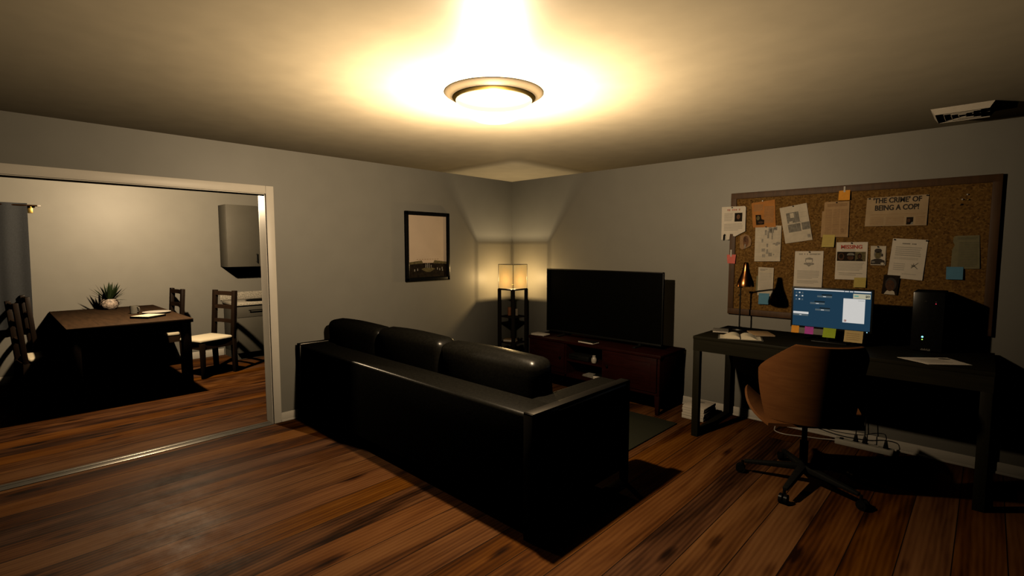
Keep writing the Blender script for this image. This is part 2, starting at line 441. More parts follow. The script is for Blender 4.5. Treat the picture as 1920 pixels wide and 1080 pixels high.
# ------------------------------------------------------------------ room shell
H = 2.5; XR = 6.4; YF = -6.4; DX = -3.64; T = .14
OY0, OY1, OZ = -5.9, -3.18, 2.092        # opening in the left wall
b = MB(); b.box(DX-.1, XR+.1, YF-.1, .1, -.1, 0); struct('floor', b, 'floor', smooth=0)
b = MB(); b.box(DX-.1, XR+.1, YF-.1, .1, H, H+.1); struct('ceiling', b, 'ceiling', smooth=0)
b = MB(); b.box(-T, XR+.1, 0, .1, 0, H); struct('wall_back', b, 'wall', smooth=0)
b = MB(); b.box(-T, 0, OY1, 0, 0, H); b.box(-T, 0, YF, OY0, 0, H); b.box(-T, 0, OY0, OY1, OZ, H); struct('wall_left', b, 'wall', smooth=0)
b = MB(); b.box(XR, XR+.1, YF-.1, 0, 0, H); struct('wall_right', b, 'wall', smooth=0)
b = MB(); b.box(DX-.1, XR, YF-.1, YF, 0, H); struct('wall_front', b, 'wall', smooth=0)
b = MB(); b.box(DX-.1, DX, YF, .1, 0, H); struct('wall_dining_far', b, 'wall', smooth=0)
b = MB(); b.box(DX, -T, -1.1, -1.0, 0, H); struct('wall_dining_side', b, 'wall', smooth=0)
def base(name, segs):
    b = MB()
    for s in segs: b.box(*s)
    struct(name, b, 'trim')
def base_profile(b, x0, x1, y0, y1, axis):
    if axis == 'x':  # runs along x on wall y=0, facing -y
        b.box(x0, x1, -.013, 0, 0, .085, .003); b.box(x0, x1, -.020, 0, 0, .018, .003)
    else:
        b.box(0, .013, y0, y1, 0, .085, .003); b.box(0, .020, y0, y1, 0, .018, .003)
b = MB(); base_profile(b, .014, XR, 0, 0, 'x'); struct('baseboard_back', b, 'trim')
b = MB(); base_profile(b, 0, 0, -3.113, 0, 'y'); struct('baseboard_left', b, 'trim')
b = MB(); b.box(DX, DX+.013, YF, -2.52, 0, .10, .003); struct('baseboard_dining', b, 'trim')
# casing and jamb lining of the wide opening
b = MB()
b.box(0, .016, OY1, OY1+.068, 0, OZ+.07, .003)
b.box(0, .016, OY0-.068, OY1, OZ, OZ+.07, .003)
b.box(0, .016, OY0-.068, OY0, 0, OZ, .003)
b.box(-T-.002, 0, OY1-.006, OY1, 0, OZ); b.box(-T-.002, 0, OY0, OY0+.006, 0, OZ); b.box(-T-.002, 0, OY0, OY1, OZ-.006, OZ)
b.box(-T-.018, -T, OY1-.004, OY1+.068, 0, OZ+.07, .003); b.box(-T-.018, -T, OY0-.068, OY1, OZ, OZ+.07, .003)
struct('trim_1', b, 'trim')
b = MB(); b.box(-.044, .030, OY0+.01, OY1-.008, 0, .005, .002); b.box(-.092, -.054, OY0+.01, OY1-.008, 0, .004, .0015)
struct('trim_2', b, 'threshold')

# ------------------------------------------------------------------ ceiling lamps
LX, LY = 2.568, -2.84
def ceiling_lamp(x, y, label):
    t = thing('ceiling_light', label, 'ceiling light', (x, y, H), group='domed ceiling lights')
    b = MB(); b.lathe([(.288, 0), (.286, -.003), (.252, -.024), (.226, -.033), (.226, 0)], (x, y, H), 64); obj('rim', b, 'gold_rim', t)
    b = MB(); b.lathe([(.238, -.031), (.219, -.045), (.212, -.046), (.212, -.036)], (x, y, H), 64); obj('inner_ring', b, 'brass', t)
    b = MB(); b.lathe([(.222, -.040), (.216, -.060), (.195, -.095), (.16, -.127), (.11, -.150), (.055, -.163), (0, -.167)], (x, y, H), 64); obj('glass_dome', b, 'dome', t, smooth=80)
    return t
lamp0 = ceiling_lamp(LX, LY, 'lit domed ceiling light with cream metal rim above the black sofa')
KX, KY = -1.75, -3.57
dup(lamp0, (KX, KY, H), 0, 'domed ceiling light in the dining area above the dark table')

def point(name, loc, power, r, col=LIGHT_COL, reach=0):
    l = bpy.data.lights.new(name, 'POINT'); l.energy = power; l.shadow_soft_size = r; l.color = col
    if reach:                                  # the lamp's light dies away at its reach
        l.use_nodes = True; nt = l.node_tree; L = nt.links.new
        em = next(n for n in nt.nodes if n.type == 'EMISSION'); lf = N(nt, 'ShaderNodeLightFalloff')
        def mt(op, a, b):
            n = N(nt, 'ShaderNodeMath', operation=op)
            for i, v in enumerate((a, b)):
                if isinstance(v, (int, float)): n.inputs[i].default_value = v
                else: L(v, n.inputs[i])
            return n.outputs[0]
        lf.inputs['Strength'].default_value = 1
        d2 = mt('DIVIDE', lf.outputs['Constant'], lf.outputs['Quadratic'])
        q_ = mt('MULTIPLY', d2, 1/reach**2)
        wdw = mt('MAXIMUM', mt('SUBTRACT', 1, mt('MULTIPLY', q_, q_)), 0)
        L(mt('MULTIPLY', mt('MULTIPLY', wdw, wdw), lf.outputs['Quadratic']), em.inputs['Strength'])
    o = bpy.data.objects.new(name, l); o.location = loc; COL.objects.link(o)
    return o
point('ceiling_bulb', (LX, LY, 2.19), P_LIVING, .03, reach=4.65)
point('dining_bulb', (KX, KY, 2.255), P_DINING, .03, reach=6.5)

# ceiling air vent
t = thing('ceiling_vent', 'white rectangular louvred air vent on the ceiling above the cork board', 'vent', (4.51, -.49, H))
b = MB()
x0, x1, y0, y1 = 4.365, 4.665, -.665, -.325
for (a0, a1, c0, c1) in ((x0, x1, y0, y0+.03), (x0, x1, y1-.03, y1), (x0, x0+.03, y0, y1), (x1-.03, x1, y0, y1)):
    pass
def ring(b, x0, x1, y0, y1, zt, zb, inset, mi=0):
    """sloped square ring (one course of a four-way diffuser)"""
    A = [(x0, y0), (x1, y0), (x1, y1), (x0, y1)]; B = [(x0+inset, y0+inset), (x1-inset, y0+inset), (x1-inset, y1-inset), (x0+inset, y1-inset)]
    for i in range(4):
        j = (i+1) % 4
        p = [(*A[i], zt), (*A[j], zt), (*B[j], zb), (*B[i], zb)]
        b.prism(p, (0, 0, .002), mi)
ring(b, x0, x1, y0, y1, H-.001, H-.036, .022); obj('flange', b, 'vent', t, smooth=0)
b = MB(); b.box(x0+.02, x1-.02, y0+.02, y1-.02, H-.004, H-.001); obj('duct_opening', b, 'vent_dark', t, smooth=0)
for k, ins in enumerate((.045, .080, .115)):
    b = MB(); ring(b, x0+ins, x1-ins, y0+ins, y1-ins, H-.010, H-.034, .018); obj('louvre', b, 'vent', t, smooth=0)
b = MB(); b.box(x0+.022, x1-.022, (y0+y1)/2-.004, (y0+y1)/2+.004, H-.030, H-.012); obj('crossbar', b, 'vent', t, smooth=0)

# ------------------------------------------------------------------ sofa
SX0, SX1, SY0, SY1 = .035, 2.975, -2.95, -1.96
t = thing('sofa', 'long black leather sofa seen from behind with steel frame', 'sofa', ((SX0+SX1)/2, -2.45, 0))
b = MB(); b.box(SX0+.01, SX1-.01, SY0, SY0+.25, .10, .712, .022, 3); obj('backrest', b, 'leather', t)
for xa, xb in ((SX0+.005, SX0+.235), (SX1-.245, SX1-.008)):
    b = MB(); b.box(xa, xb, SY0+.02, SY1, .10, .708, .030, 4); obj('armrest', b, 'leather', t)
b = MB(); b.box(SX0+.22, SX1-.23, SY0+.2, SY1-.03, .10, .27, .02); obj('seat_base', b, 'leather', t)
cw = (SX1-SX0-.48)/3
for k in range(3):
    xa = SX0+.24+k*cw
    b = MB(); b.cushion(xa+.004, xa+cw-.004, SY0+.40, SY1+.02, .27, .43, .015, .04); obj('seat_cushion', b, 'leather', t, smooth=60)
for xa, xb, dz in ((.085, .965, 0), (.972, 1.812, .012), (1.820, 2.745, 0)):
    b = MB(); b.cushion(xa, xb, SY0+.295, SY0+.49, .44, .915+dz, .020, .055)
    R = Matrix.Translation((0, SY0+.26, .44)) @ Matrix.Rotation(math.radians(4), 4, 'X') @ Matrix.Translation((0, -SY0-.26, -.44))
    bmesh.ops.transform(b.bm, matrix=R, verts=b.bm.verts)
    obj('back_cushion', b, 'leather', t, smooth=60)
for xa in (SX0, SX1-.065):
    xb = xa+.065
    b = MB()
    b.box(xa, xb, SY0-.008, SY0+.004, 0, .722, .002); b.box(xa, xb, SY0-.008, SY1+.004, .708, .722, .002)
    b.box(xa, xb, SY1-.008, SY1+.004, 0, .722, .002); b.box(xa, xb, SY0-.008, SY1+.004, 0, .014, .002)
    b.box(xa, xb, SY0-.008, SY0+.05, .0, .105, .004)
    obj('steel_frame', b, 'steel', t)
# rug
b = MB(); b.box(.45, 2.70, -2.28, -.63, .001, .012, .004); tag(obj('rug', b, 'rug', loc=(1.57, -1.45, 0)), 'thin grey green rug between the sofa and the tv stand', 'rug')

# ------------------------------------------------------------------ tv stand and tv
x0, x1, y0, y1, z0, z1 = .80, 2.485, -.555, -.03, .19, .59
t = thing('tv_stand', 'low dark cherry wood tv stand with two doors and open middle shelves', 'tv stand', ((x0+x1)/2, -.3, 0))
b = MB(); b.box(x0, x1, y0-.006, y1, z1-.03, z1, .004); obj('top', b, 'cherry', t)
b = MB(); b.box(x0+.012, x0+.037, y0+.004, y1, z0, z1-.03, .002); b.box(x1-.037, x1-.012, y0+.004, y1, z0, z1-.03, .002)
b.box(1.335, 1.36, y0+.004, y1, z0, z1-.03); b.box(1.825, 1.85, y0+.004, y1, z0, z1-.03)
b.box(x0+.03, x1-.03, y0+.004, y1, z0, z0+.03, .002); b.box(x0+.03, x1-.03, y1-.012, y1, z0+.03, z1-.03); obj('carcass', b, 'cherry', t)
b = MB(); b.box(1.36, 1.825, y0+.01, y1-.012, .368, .388); obj('shelf', b, 'cherry', t)
for xa, xb, kx in ((x0+.04, 1.333, 1.29), (1.852, x1-.04, 1.90)):
    b = MB(); b.box(xa, xb, y0-.008, y0+.012, z0+.032, z1-.034, .003); b.box(xa+.06, xb-.06, y0-.012, y0-.006, z0+.09, z1-.09, .003)
    d = obj('door', b, 'cherry', t)
    b = MB(); b.lathe([(0, 0), (.006, 0), (.006, .012), (.013, .016), (.012, .024), (0, .027)], mat=Matrix.Translation((kx, y0-.008, .40)) @ Matrix.Rotation(PI/2, 4, 'X'), seg=16); obj('knob', b, 'dark_steel', d)
for lx in (x0+.012, x1-.062):
    for ly in (y0+.004, y1-.05):
        b = MB(); b.hexa([(lx+.008, ly+.006, 0), (lx+.042, ly+.006, 0), (lx+.042, ly+.040, 0), (lx+.008, ly+.040, 0)],
                         [(lx, ly, z0), (lx+.05, ly, z0), (lx+.05, ly+.046, z0), (lx, ly+.046, z0)], .002); obj('leg', b, 'cherry', t)
# tv
tx0, tx1, tz0, tz1, ty = .868, 2.366, .625, 1.371, -.30
t = thing('television', 'large black flat screen television switched off on the tv stand', 'television', (1.617, -.27, .59))
b = MB(); b.box(tx0, tx1, ty, ty+.025, tz0, tz1, .004); b.box(tx0+.12, tx1-.12, ty+.025, ty+.06, tz0+.06, tz1-.18, .01); obj('casing', b, 'black', t)
b = MB(); b.box(tx0+.011, tx1-.011, ty-.002, ty+.004, tz0+.020, tz1-.011); obj('screen', b, 'screen_off', t, smooth=0)
b = MB()
for xa, xb, za, zb in ((tx0, tx1, tz1-.010, tz1), (tx0, tx1, tz0, tz0+.018), (tx0, tx0+.010, tz0, tz1), (tx1-.010, tx1, tz0, tz1)):
    b.box(xa, xb, ty-.005, ty+.002, za, zb, .001)
obj('bezel', b, 'black', t)
for fx in (1.12, 2.11):
    b = MB(); b.bar((fx, ty-.11, .597), (fx, ty+.14, .597), .03, .014, bev=.003); b.bar((fx, ty+.012, .60), (fx, ty+.012, tz0+.01), .03, .02, bev=.002); obj('foot', b, 'black', t)
# things on and in the stand
t = thing('papers', 'small pile of white papers on the left end of the tv stand', 'papers', (.93, -.43, .59))
for k, (dx, dy, a) in enumerate(((0, 0, .05), (.006, -.004, -.03), (-.003, .003, .02))):
    b = MB(); b.box(-.09, .09, -.065, .065, .5905+.006*k, .5960+.006*k, .001)
    bmesh.ops.transform(b.bm, matrix=Matrix.Translation((.895+dx, -.45+dy, 0)) @ Matrix.Rotation(a, 4, 'Z'), verts=b.bm.verts); obj('sheet', b, 'paper', t)
def book(name, label, cx, cy, z, w, d, h, rz, cover, pages='paper', group=None, face=1):
    t = thing(name, label, 'book', (cx, cy, z), rz, group)
    b = MB(); b.box(-w/2, w/2, -d/2, d/2, 0, .003, .001); b.box(-w/2, w/2, -d/2, d/2, h-.003, h, .001); b.box(-w/2, w/2, d/2-.003, d/2, 0, h, .001)
    obj('cover', b, cover, t, local=True)
    b = MB(); b.box(-w/2+.004, w/2-.004, -d/2+.003, d/2-.004, .003, h-.003); obj('pages', b, pages, t, local=True)
    return t
book('book', 'dark closed book lying on the tv stand below the screen', 1.60, -.475, .59, .20, .12, .020, -.04, 'black')
# disc player on the upper shelf
t = thing('disc_player', 'black disc player with pale front strip on the upper shelf', 'disc player', (1.50, -.30, .388))
b = MB(); b.box(1.375, 1.640, -.53, -.12, .394, .445, .004); obj('case', b, 'black', t)
b = MB(); b.box(1.39, 1.50, -.534, -.530, .422, .432); obj('front_strip', b, 'steel', t)
for fx in (1.40, 1.615):
    for fy in (-.50, -.15):
        b = MB(); b.cyl((fx, fy, .388), (fx, fy, .395), .012, seg=12); obj('foot', b, 'black', t)
t = thing('vase', 'small pale vase beside the disc player on the upper shelf', 'vase', (1.69, -.50, .388))
b = MB(); b.lathe([(0, 0), (.022, 0), (.030, .020), (.028, .045), (.016, .065), (.019, .078), (.015, .078), (.012, .06)], (1.69, -.50, .388), 24); obj('body', b, 'tape', t)
book('book', 'thick dark book with white page edge on the lower shelf of the tv stand', 1.755, -.46, .22, .11, .16, .045, .10, 'black_gloss')
t = thing('magazine', 'leaning grey magazine on the lower shelf of the tv stand', 'magazine', (1.62, -.44, .22))
b = MB(); b.hexa([(1.54, -.50, .2205), (1.70, -.52, .2205), (1.70, -.38, .2205), (1.54, -.36, .2205)], [(1.545, -.50, .234), (1.695, -.52, .234), (1.695, -.38, .234), (1.545, -.36, .234)], .001); obj('pages', b, 'ink_mid', t)
b = MB(); b.hexa([(1.54, -.50, .234), (1.70, -.52, .234), (1.70, -.38, .234), (1.54, -.36, .234)], [(1.54, -.50, .236), (1.70, -.52, .236), (1.70, -.38, .236), (1.54, -.36, .236)]); obj('cover', b, 'ink_grey', t)

# ------------------------------------------------------------------ corner floor lamp
c, s = .325, .13
t = thing('floor_lamp', 'lit square floor lamp with paper shade and dark shelves in the corner', 'lamp', (c, -c, 0))
for sx in (-1, 1):
    for sy in (-1, 1):
        b = MB(); xx = c+sx*(s-.010); yy = -c+sy*(s-.010)
        b.box(xx-.017, xx+.017, yy-.017, yy+.017, 0, 1.10, .002); obj('leg', b, 'lamp_wood', t)
for z in (.14, .425, .755):
    b = MB(); b.box(c-s+.015, c+s-.015, -c-s+.015, -c+s-.015, z-.018, z, .002); obj('shelf', b, 'lamp_wood', t)
b = MB(); b.box(c-s, c+s, -c-s, -c+s, 1.085, 1.100, .002); obj('top_board', b, 'lamp_wood', t)
f = MB(); w = .0024
for sx in (-1, 1):
    for sy in (-1, 1):
        xx = c+sx*(s-w); yy = -c+sy*(s-w); f.box(xx-w, xx+w, yy-w, yy+w, 1.10, 1.412)
for z in (1.104, 1.408):
    for sg in (-1, 1):
        f.box(c-s, c+s, -c+sg*(s-w)-w, -c+sg*(s-w)+w, z-.003, z+.003); f.box(c+sg*(s-w)-w, c+sg*(s-w)+w, -c-s, -c+s, z-.003, z+.003)
fr = obj('shade_frame', f, 'lamp_wood', t)
for sg in (-1, 1):
    b = MB(); b.face([(c-s+.005, -c+sg*(s-w), 1.104), (c+s-.005, -c+sg*(s-w), 1.104), (c+s-.005, -c+sg*(s-w), 1.408), (c-s+.005, -c+sg*(s-w), 1.408)]); obj('shade_panel', b, 'shade', fr, smooth=0)
    b = MB(); b.face([(c+sg*(s-w), -c-s+.005, 1.104), (c+sg*(s-w), -c+s-.005, 1.104), (c+sg*(s-w), -c+s-.005, 1.408), (c+sg*(s-w), -c-s+.005, 1.408)]); obj('shade_panel', b, 'shade', fr, smooth=0)
b = MB(); b.cyl((c, -c, 1.10), (c, -c, 1.15), .014, seg=12); obj('bulb_socket', b, 'brass', t)
b = MB(); b.lathe([(.006, -.004), (.006, .001), (.0035, .006), (0, .008)], (c+s-.004, -c-s+.004, 1.104), 12); obj('stud', b, 'ceramic', t)
point('floor_lamp_bulb', (c, -c, 1.212), P_LAMP, .018, (1, .74, .40))
for nm, mt, dx, dy, h, lab in (('candle', 'candle_orange', -.048, -.012, .105, 'orange brown candle left of centre on the lamp shelf'), ('candle', 'candle_white', .020, .048, .085, 'pale candle right of centre on the lamp shelf')):
    tt = thing(nm, lab, 'candle', (c+dx, -c+dy, .755), group='candles on the floor lamp shelf')
    b = MB(); b.lathe([(0, 0), (.022, 0), (.023, .003), (.022, h-.002), (.018, h), (0, h-.004)], (c+dx, -c+dy, .755), 20); obj('wax', b, mt, tt)
    b = MB(); b.cyl((c+dx, -c+dy, .755+h-.004), (c+dx, -c+dy, .755+h+.008), .0012, seg=6); obj('wick', b, 'black', tt)
book('book', 'pale book lying on the lower shelf of the corner lamp', c-.02, -c-.02, .425, .16, .12, .028, .4, 'paper_tan')
t = thing('bowl', 'small dark bowl on the lower shelf of the corner lamp', 'bowl', (c+.055, -c+.060, .425))
b = MB(); b.lathe([(0, 0), (.02, 0), (.034, .018), (.038, .036), (.034, .036), (.028, .016), (0, .006)], (c+.06, -c+.068, .425), 24); obj('body', b, 'black', t)

# ------------------------------------------------------------------ picture on the left wall
y0, y1, z0, z1 = -1.725, -1.105, 1.238, 2.023
t = thing('framed_picture', 'black framed picture of a typewriter with a blank page on the left wall', 'picture', (0, (y0+y1)/2, (z0+z1)/2))
b = MB(); fw = .042
for (a0, a1, c0, c1) in ((y0, y0+fw, z0, z1), (y1-fw, y1, z0, z1), (y0, y1, z0, z0+fw), (y0, y1, z1-fw, z1)):
    b.box(.002, .034, a0, a1, c0, c1, .006, 2)
obj('frame', b, 'black_gloss', t)
b = MB(); X = .016
b.box(.002, X, y0+.03, y1-.03, z0+.03, z1-.03)
def q(y_0, y_1, z_0, z_1, mi, dx): b.face([(X+dx, y_0, z_0), (X+dx, y_1, z_0), (X+dx, y_1, z_1), (X+dx, y_0, z_1)], mi)
q(y0+fw, y1-fw, z0+.205, z1-fw, 1, .0006)
# typewriter at the foot of the page: paper rest, carriage, ribbon shield and type bars
b.face([(X+.0012, y0+fw, z0+.215), (X+.0012, y0+.22, z0+.235), (X+.0012, y0+.24, z0+.20), (X+.0012, y0+fw, z0+.19)], 2)
b.face([(X+.0012, y1-fw, z0+.215), (X+.0012, y1-.22, z0+.235), (X+.0012, y1-.24, z0+.20), (X+.0012, y1-fw, z0+.19)], 2)
q(y0+fw, y1-fw, z0+fw, z0+.198, 0, .0010)
ym = (y0+y1)/2
b.face([(X+.0022, ym-.10, z0+.135), (X+.0022, ym-.055, z0+.150), (X+.0022, ym+.055, z0+.150), (X+.0022, ym+.10, z0+.135), (X+.0022, ym+.03, z0+.102), (X+.0022, ym-.03, z0+.102)], 2)
for dy, zz, hh in ((-.035, .150, .045), (-.012, .148, .055), (.012, .148, .050), (.04, .152, .03)): q(ym+dy-.005, ym+dy+.005, z0+zz, z0+zz+hh, 3, .0030)
for dy, zz in ((-.19, .112), (-.15, .118), (.13, .125), (.165, .115), (.20, .130), (.205, .108)): q(ym+dy-.006, ym+dy+.006, z0+zz, z0+zz+.025, 3, .0030)
for k in range(9): q(ym-.16+k*.036, ym-.14+k*.036, z0+.245, z0+.250, 4, .0014)
obj('print', b, ['photo_dark', 'print_beige', 'tone_olive', 'ink_grey', 'ink_tan'], t, smooth=0)

# ------------------------------------------------------------------ cork board
bx0, bx1, bz0, bz1 = 2.893, 4.731, .985, 2.125
t = thing('cork_board', 'large wood framed cork pin board covered with papers above the desk', 'notice board', ((bx0+bx1)/2, 0, 1.55))
b = MB(); b.box(bx0+.02, bx1-.02, -.020, -.002, bz0+.02, bz1-.02); obj('cork_panel', b, 'cork', t, smooth=0)
for nm, bxs in (('frame_rail', ((bx0, bx1, bz0, bz0+.055), (bx0, bx1, bz1-.055, bz1))), ('frame_stile', ((bx0, bx0+.052, bz0, bz1), (bx1-.052, bx1, bz0, bz1)))):
    for a in bxs:
        b = MB(); b.box(a[0], a[1], -.030 if nm == 'frame_stile' else -.0305, -.001, a[2], a[3], .004); obj(nm, b, 'board_frame', t)

YB = -.0215
def sheet(name, label, cat, pts, mats, yo=0, group=None, draw=None, lift=.006, th=.0012):
    """flat sheet hanging on the board: outline in board coordinates (x, z); the lower edge stands off a little"""
    zt = max(p[1] for p in pts); zb = min(p[1] for p in pts)
    cx = sum(p[0] for p in pts)/len(pts)
    Y = lambda z: YB-yo-.0005-lift*(zt-z)/max(zt-zb, .01)
    b = MB(); b.prism([(x, Y(z), z) for x, z in pts], (0, -th, 0))
    if draw:
        k = [0]
        def poly(ps, mi, lv=1): b.face([(x, Y(z)-th-.0006*lv, z) for x, z in ps], mi)
        def rect(x_0, x_1, z_0, z_1, mi, lv=1): poly([(x_0, z_0), (x_1, z_0), (x_1, z_1), (x_0, z_1)], mi, lv)
        def ell(ex, ez, rx, rz, mi, lv=1, n=20, a0=0, a1=2*PI): poly([(ex+rx*math.cos(a0+(a1-a0)*i/n), ez+rz*math.sin(a0+(a1-a0)*i/n)) for i in range(n)], mi, lv)
        def txt(s, x_0, x_1, z_0, z_1, mi, bold=0): put_text(b, s, x_0, x_1, Y((z_0+z_1)/2)-th-.0025, z_0, z_1, mi, bold)
        draw(poly, rect, ell, txt)
    o = obj(name, b, mats, loc=(cx, YB-yo, zb), smooth=0)
    return tag(o, label, cat, group)

def lines(rect, x0, x1, z0, z1, n, mi, lv=1, ragged=.25, fill=.5):
    """blurred, unreadable lines of small print"""
    for k in range(n):
        z = z1-(k+.5)*(z1-z0)/n; hh = (z1-z0)/n*fill/2
        rect(x0, x1-(x1-x0)*ragged*random.random()*(.3 if k < n-1 else 1.4), z-hh, z+hh, mi, lv)
def blurred_head(rect, x0, x1, z0, z1, n, mi):
    """a heading too blurred to read: a row of uneven blots"""
    w = (x1-x0)/n
    for k in range(n):
        if random.random() < .12: continue
        rect(x0+k*w, x0+k*w+w*random.uniform(.6, .92), z0+random.uniform(0, .15)*(z1-z0), z1-random.uniform(0, .15)*(z1-z0), mi)
def portrait(poly, rect, ell, x0, x1, z0, z1, bg, skin, hair, shirt, lv=2):
    w = x1-x0; h = z1-z0; cx = (x0+x1)/2
    rect(x0, x1, z0, z1, bg, lv)
    poly([(x0+.08*w, z0), (x1-.08*w, z0), (x1-.18*w, z0+.22*h), (cx+.12*w, z0+.32*h), (cx-.12*w, z0+.32*h), (x0+.18*w, z0+.22*h)], shirt, lv+1)
    ell(cx, z0+.60*h, .27*w, .30*h, hair, lv+2); ell(cx, z0+.54*h, .22*w, .27*h, skin, lv+3)
    for sx in (-1, 1): ell(cx+sx*.09*w, z0+.58*h, .035*w, .02*h, hair, lv+4, 10)
    ell(cx, z0+.40*h, .07*w, .018*h, hair, lv+4, 10); rect(cx-.015*w, cx+.015*w, z0+.46*h, z0+.56*h, hair, lv+4)

# torn flyer pinned on the left stile
def d(poly, rect, ell, txt):
    blurred_head(rect, 2.865, 2.985, 1.962, 1.980, 8, 1)
    lines(rect, 2.838, 2.918, 1.865, 1.945, 6, 2); lines(rect, 2.838, 3.010, 1.775, 1.845, 5, 2)
    portrait(poly, rect, ell, 2.934, 3.003, 1.860, 1.941, 3, 4, 3, 3)
sheet('flyer', 'white torn flyer with red heading hanging over the left frame of the cork board', 'flyer',
      [(2.812, 2.003), (3.023, 2.001), (3.032, 1.988), (3.034, 1.768), (2.991, 1.747), (2.945, 1.722), (2.927, 1.725), (2.925, 1.745), (2.897, 1.746), (2.893, 1.692), (2.861, 1.692), (2.860, 1.738), (2.847, 1.747), (2.835, 1.738), (2.832, 1.692), (2.817, 1.692)],
      ['paper', 'ink_red_pale', 'ink_pale', 'photo_dark', 'skin_a'], .0105, 'papers on the cork board', d, .004)
def d(poly, rect, ell, txt):
    lines(rect, 3.10, 3.18, 1.945, 2.01, 6, 1); lines(rect, 3.19, 3.275, 1.84, 1.99, 12, 1)
    poly([(3.117, 1.915), (3.163, 1.914), (3.170, 1.875), (3.194, 1.866), (3.194, 1.826), (3.126, 1.822)], 2, 2); ell(3.14, 1.885, .014, .02, 3, 3); ell(3.165, 1.845, .022, .010, 4, 3)
sheet('newspaper_clipping', 'orange clipping with a small dark picture at the top left of the cork board', 'clipping', [(3.077, 2.024), (3.275, 2.045), (3.293, 1.80), (3.099, 1.80)],
      ['paper_orange', 'ink_tan', 'photo_dark', 'tone_olive', 'skin_b'], .001, 'papers on the cork board', d)
def d(poly, rect, ell, txt):
    r = random.Random(3)
    for k in range(15):
        x = r.uniform(3.14, 3.30); z = r.uniform(1.52, 1.78); w = r.uniform(.006, .03); h = r.uniform(.006, .05)
        rect(x, x+w, z, z+h, 1)
    for k in range(6):
        z = r.uniform(1.52, 1.77); rect(3.13, 3.33, z, z+.002, 2, 2)
    ell(3.318, 1.655, .018, .012, 1, 2); rect(3.225, 3.24, 1.70, 1.765, 1, 2); rect(3.222, 3.236, 1.56, 1.60, 1, 2); rect(3.262, 3.27, 1.69, 1.76, 1, 2)
sheet('map_sheet', 'grey map sheet pinned below the orange clipping', 'map', [(3.12, 1.814), (3.339, 1.811), (3.340, 1.494), (3.123, 1.490)], ['paper_old', 'ink_grey', 'ink_pale'], .0045, 'papers on the cork board', d)
def d(poly, rect, ell, txt):
    ell(3.04, 1.675, .026, .052, 1); ell(3.03, 1.70, .012, .02, 2, 2); rect(3.030, 3.040, 1.61, 1.65, 3, 2); ell(3.035, 1.675, .010, .006, 2, 2)
    for sx in (-1, 1): ell(3.04+sx*.010, 1.695, .005, .004, 2, 3, 10)
sheet('cut_out', 'brown ragged picture cut out of a face beside the left frame', 'picture', [(2.986, 1.724), (3.026, 1.743), (3.063, 1.730), (3.089, 1.685), (3.085, 1.634), (3.049, 1.611), (3.012, 1.598), (2.987, 1.612)],
      ['ink_tan', 'skin_a', 'skin_b', 'ink_grey'], .0015, 'papers on the cork board', d)
# tilted floor plan
def d(poly, rect, ell, txt):
    o = Vector((3.316, 1.965)); ux = Vector((.211, .034)); uz = Vector((.061, -.314))
    def R(u0, u1, v0, v1, mi, lv=1):
        P = lambda u, v: tuple(o+ux*u+uz*v)
        poly([P(u0, v0), P(u1, v0), P(u1, v1), P(u0, v1)], mi, lv)
    R(.20, .66, .18, .46, 1); R(.20, .66, .50, .72, 1); R(.70, .98, .50, .70, 1); R(.34, .48, .20, .33, 2, 2); R(.27, .40, .42, .50, 2, 2)
    R(.50, .52, .18, .72, 3, 2); R(.20, .70, .46, .47, 3, 2); R(.70, .95, .22, .225, 3); R(.70, .95, .34, .345, 3); R(.84, .95, .84, .93, 3)
sheet('floor_plan', 'tilted grey floor plan with dark room shapes on the cork board', 'floor plan', [(3.316, 1.965), (3.527, 1.999), (3.586, 1.683), (3.377, 1.651)], ['paper_old', 'ink_mid', 'paper_old', 'ink_grey'], .001, 'papers on the cork board', d)
sheet('newspaper_page', 'narrow tan page showing behind the left edge of the tan article', 'clipping', [(3.648, 1.92), (3.70, 1.925), (3.70, 1.705), (3.645, 1.703)], ['paper_tan'], .0008, 'papers on the cork board', None, .003)
def d(poly, rect, ell, txt):
    lines(rect, 3.685, 3.825, 1.955, 1.98, 2, 1, fill=.8, ragged=.05)
    for k in range(3): lines(rect, 3.674+k*.055, 3.722+k*.055, 1.725, 1.935, 19, 2, ragged=.1, fill=.45)
    ell(3.80, 1.755, .012, .018, 1, 2)
sheet('newspaper_article', 'tan newspaper article pinned under the orange sticky note', 'clipping', [(3.662, 1.990), (3.672, 1.997), (3.84, 1.994), (3.842, 1.701), (3.664, 1.706)], ['paper_tan', 'ink_tan', 'ink_tan'], .0038, 'papers on the cork board', d)
# headline
def d(poly, rect, ell, txt):
    txt("'THE CRIME' OF", 3.998, 4.298, 1.963, 2.0065, 1, .028)
    txt("BEING A COP!", 4.012, 4.284, 1.905, 1.948, 1, .028)
    rect(3.985, 4.325, 1.873, 1.8755, 2); rect(4.00, 4.32, 1.862, 1.8635, 2)
    for k, (a, c2) in enumerate(((3.985, 4.075), (4.085, 4.200), (4.270, 4.325))): lines(rect, a, c2, 1.792, 1.855, 7, 2, fill=.3, ragged=.1)
    rect(4.214, 4.255, 1.791, 1.847, 3, 2); poly([(4.236, 1.791), (4.255, 1.791), (4.255, 1.812), (4.246, 1.808)], 4, 3); ell(4.228, 1.822, .010, .014, 5, 3)
sheet('newspaper_headline', "yellowed newspaper cutting reading 'THE CRIME' OF BEING A COP!", 'clipping', [(3.957, 2.010), (4.339, 2.013), (4.335, 1.782), (3.951, 1.785)], ['paper_head', 'ink', 'ink_tan', 'photo_dark', 'ink_grey', 'skin_b'], .001, 'papers on the cork board', d, .008)
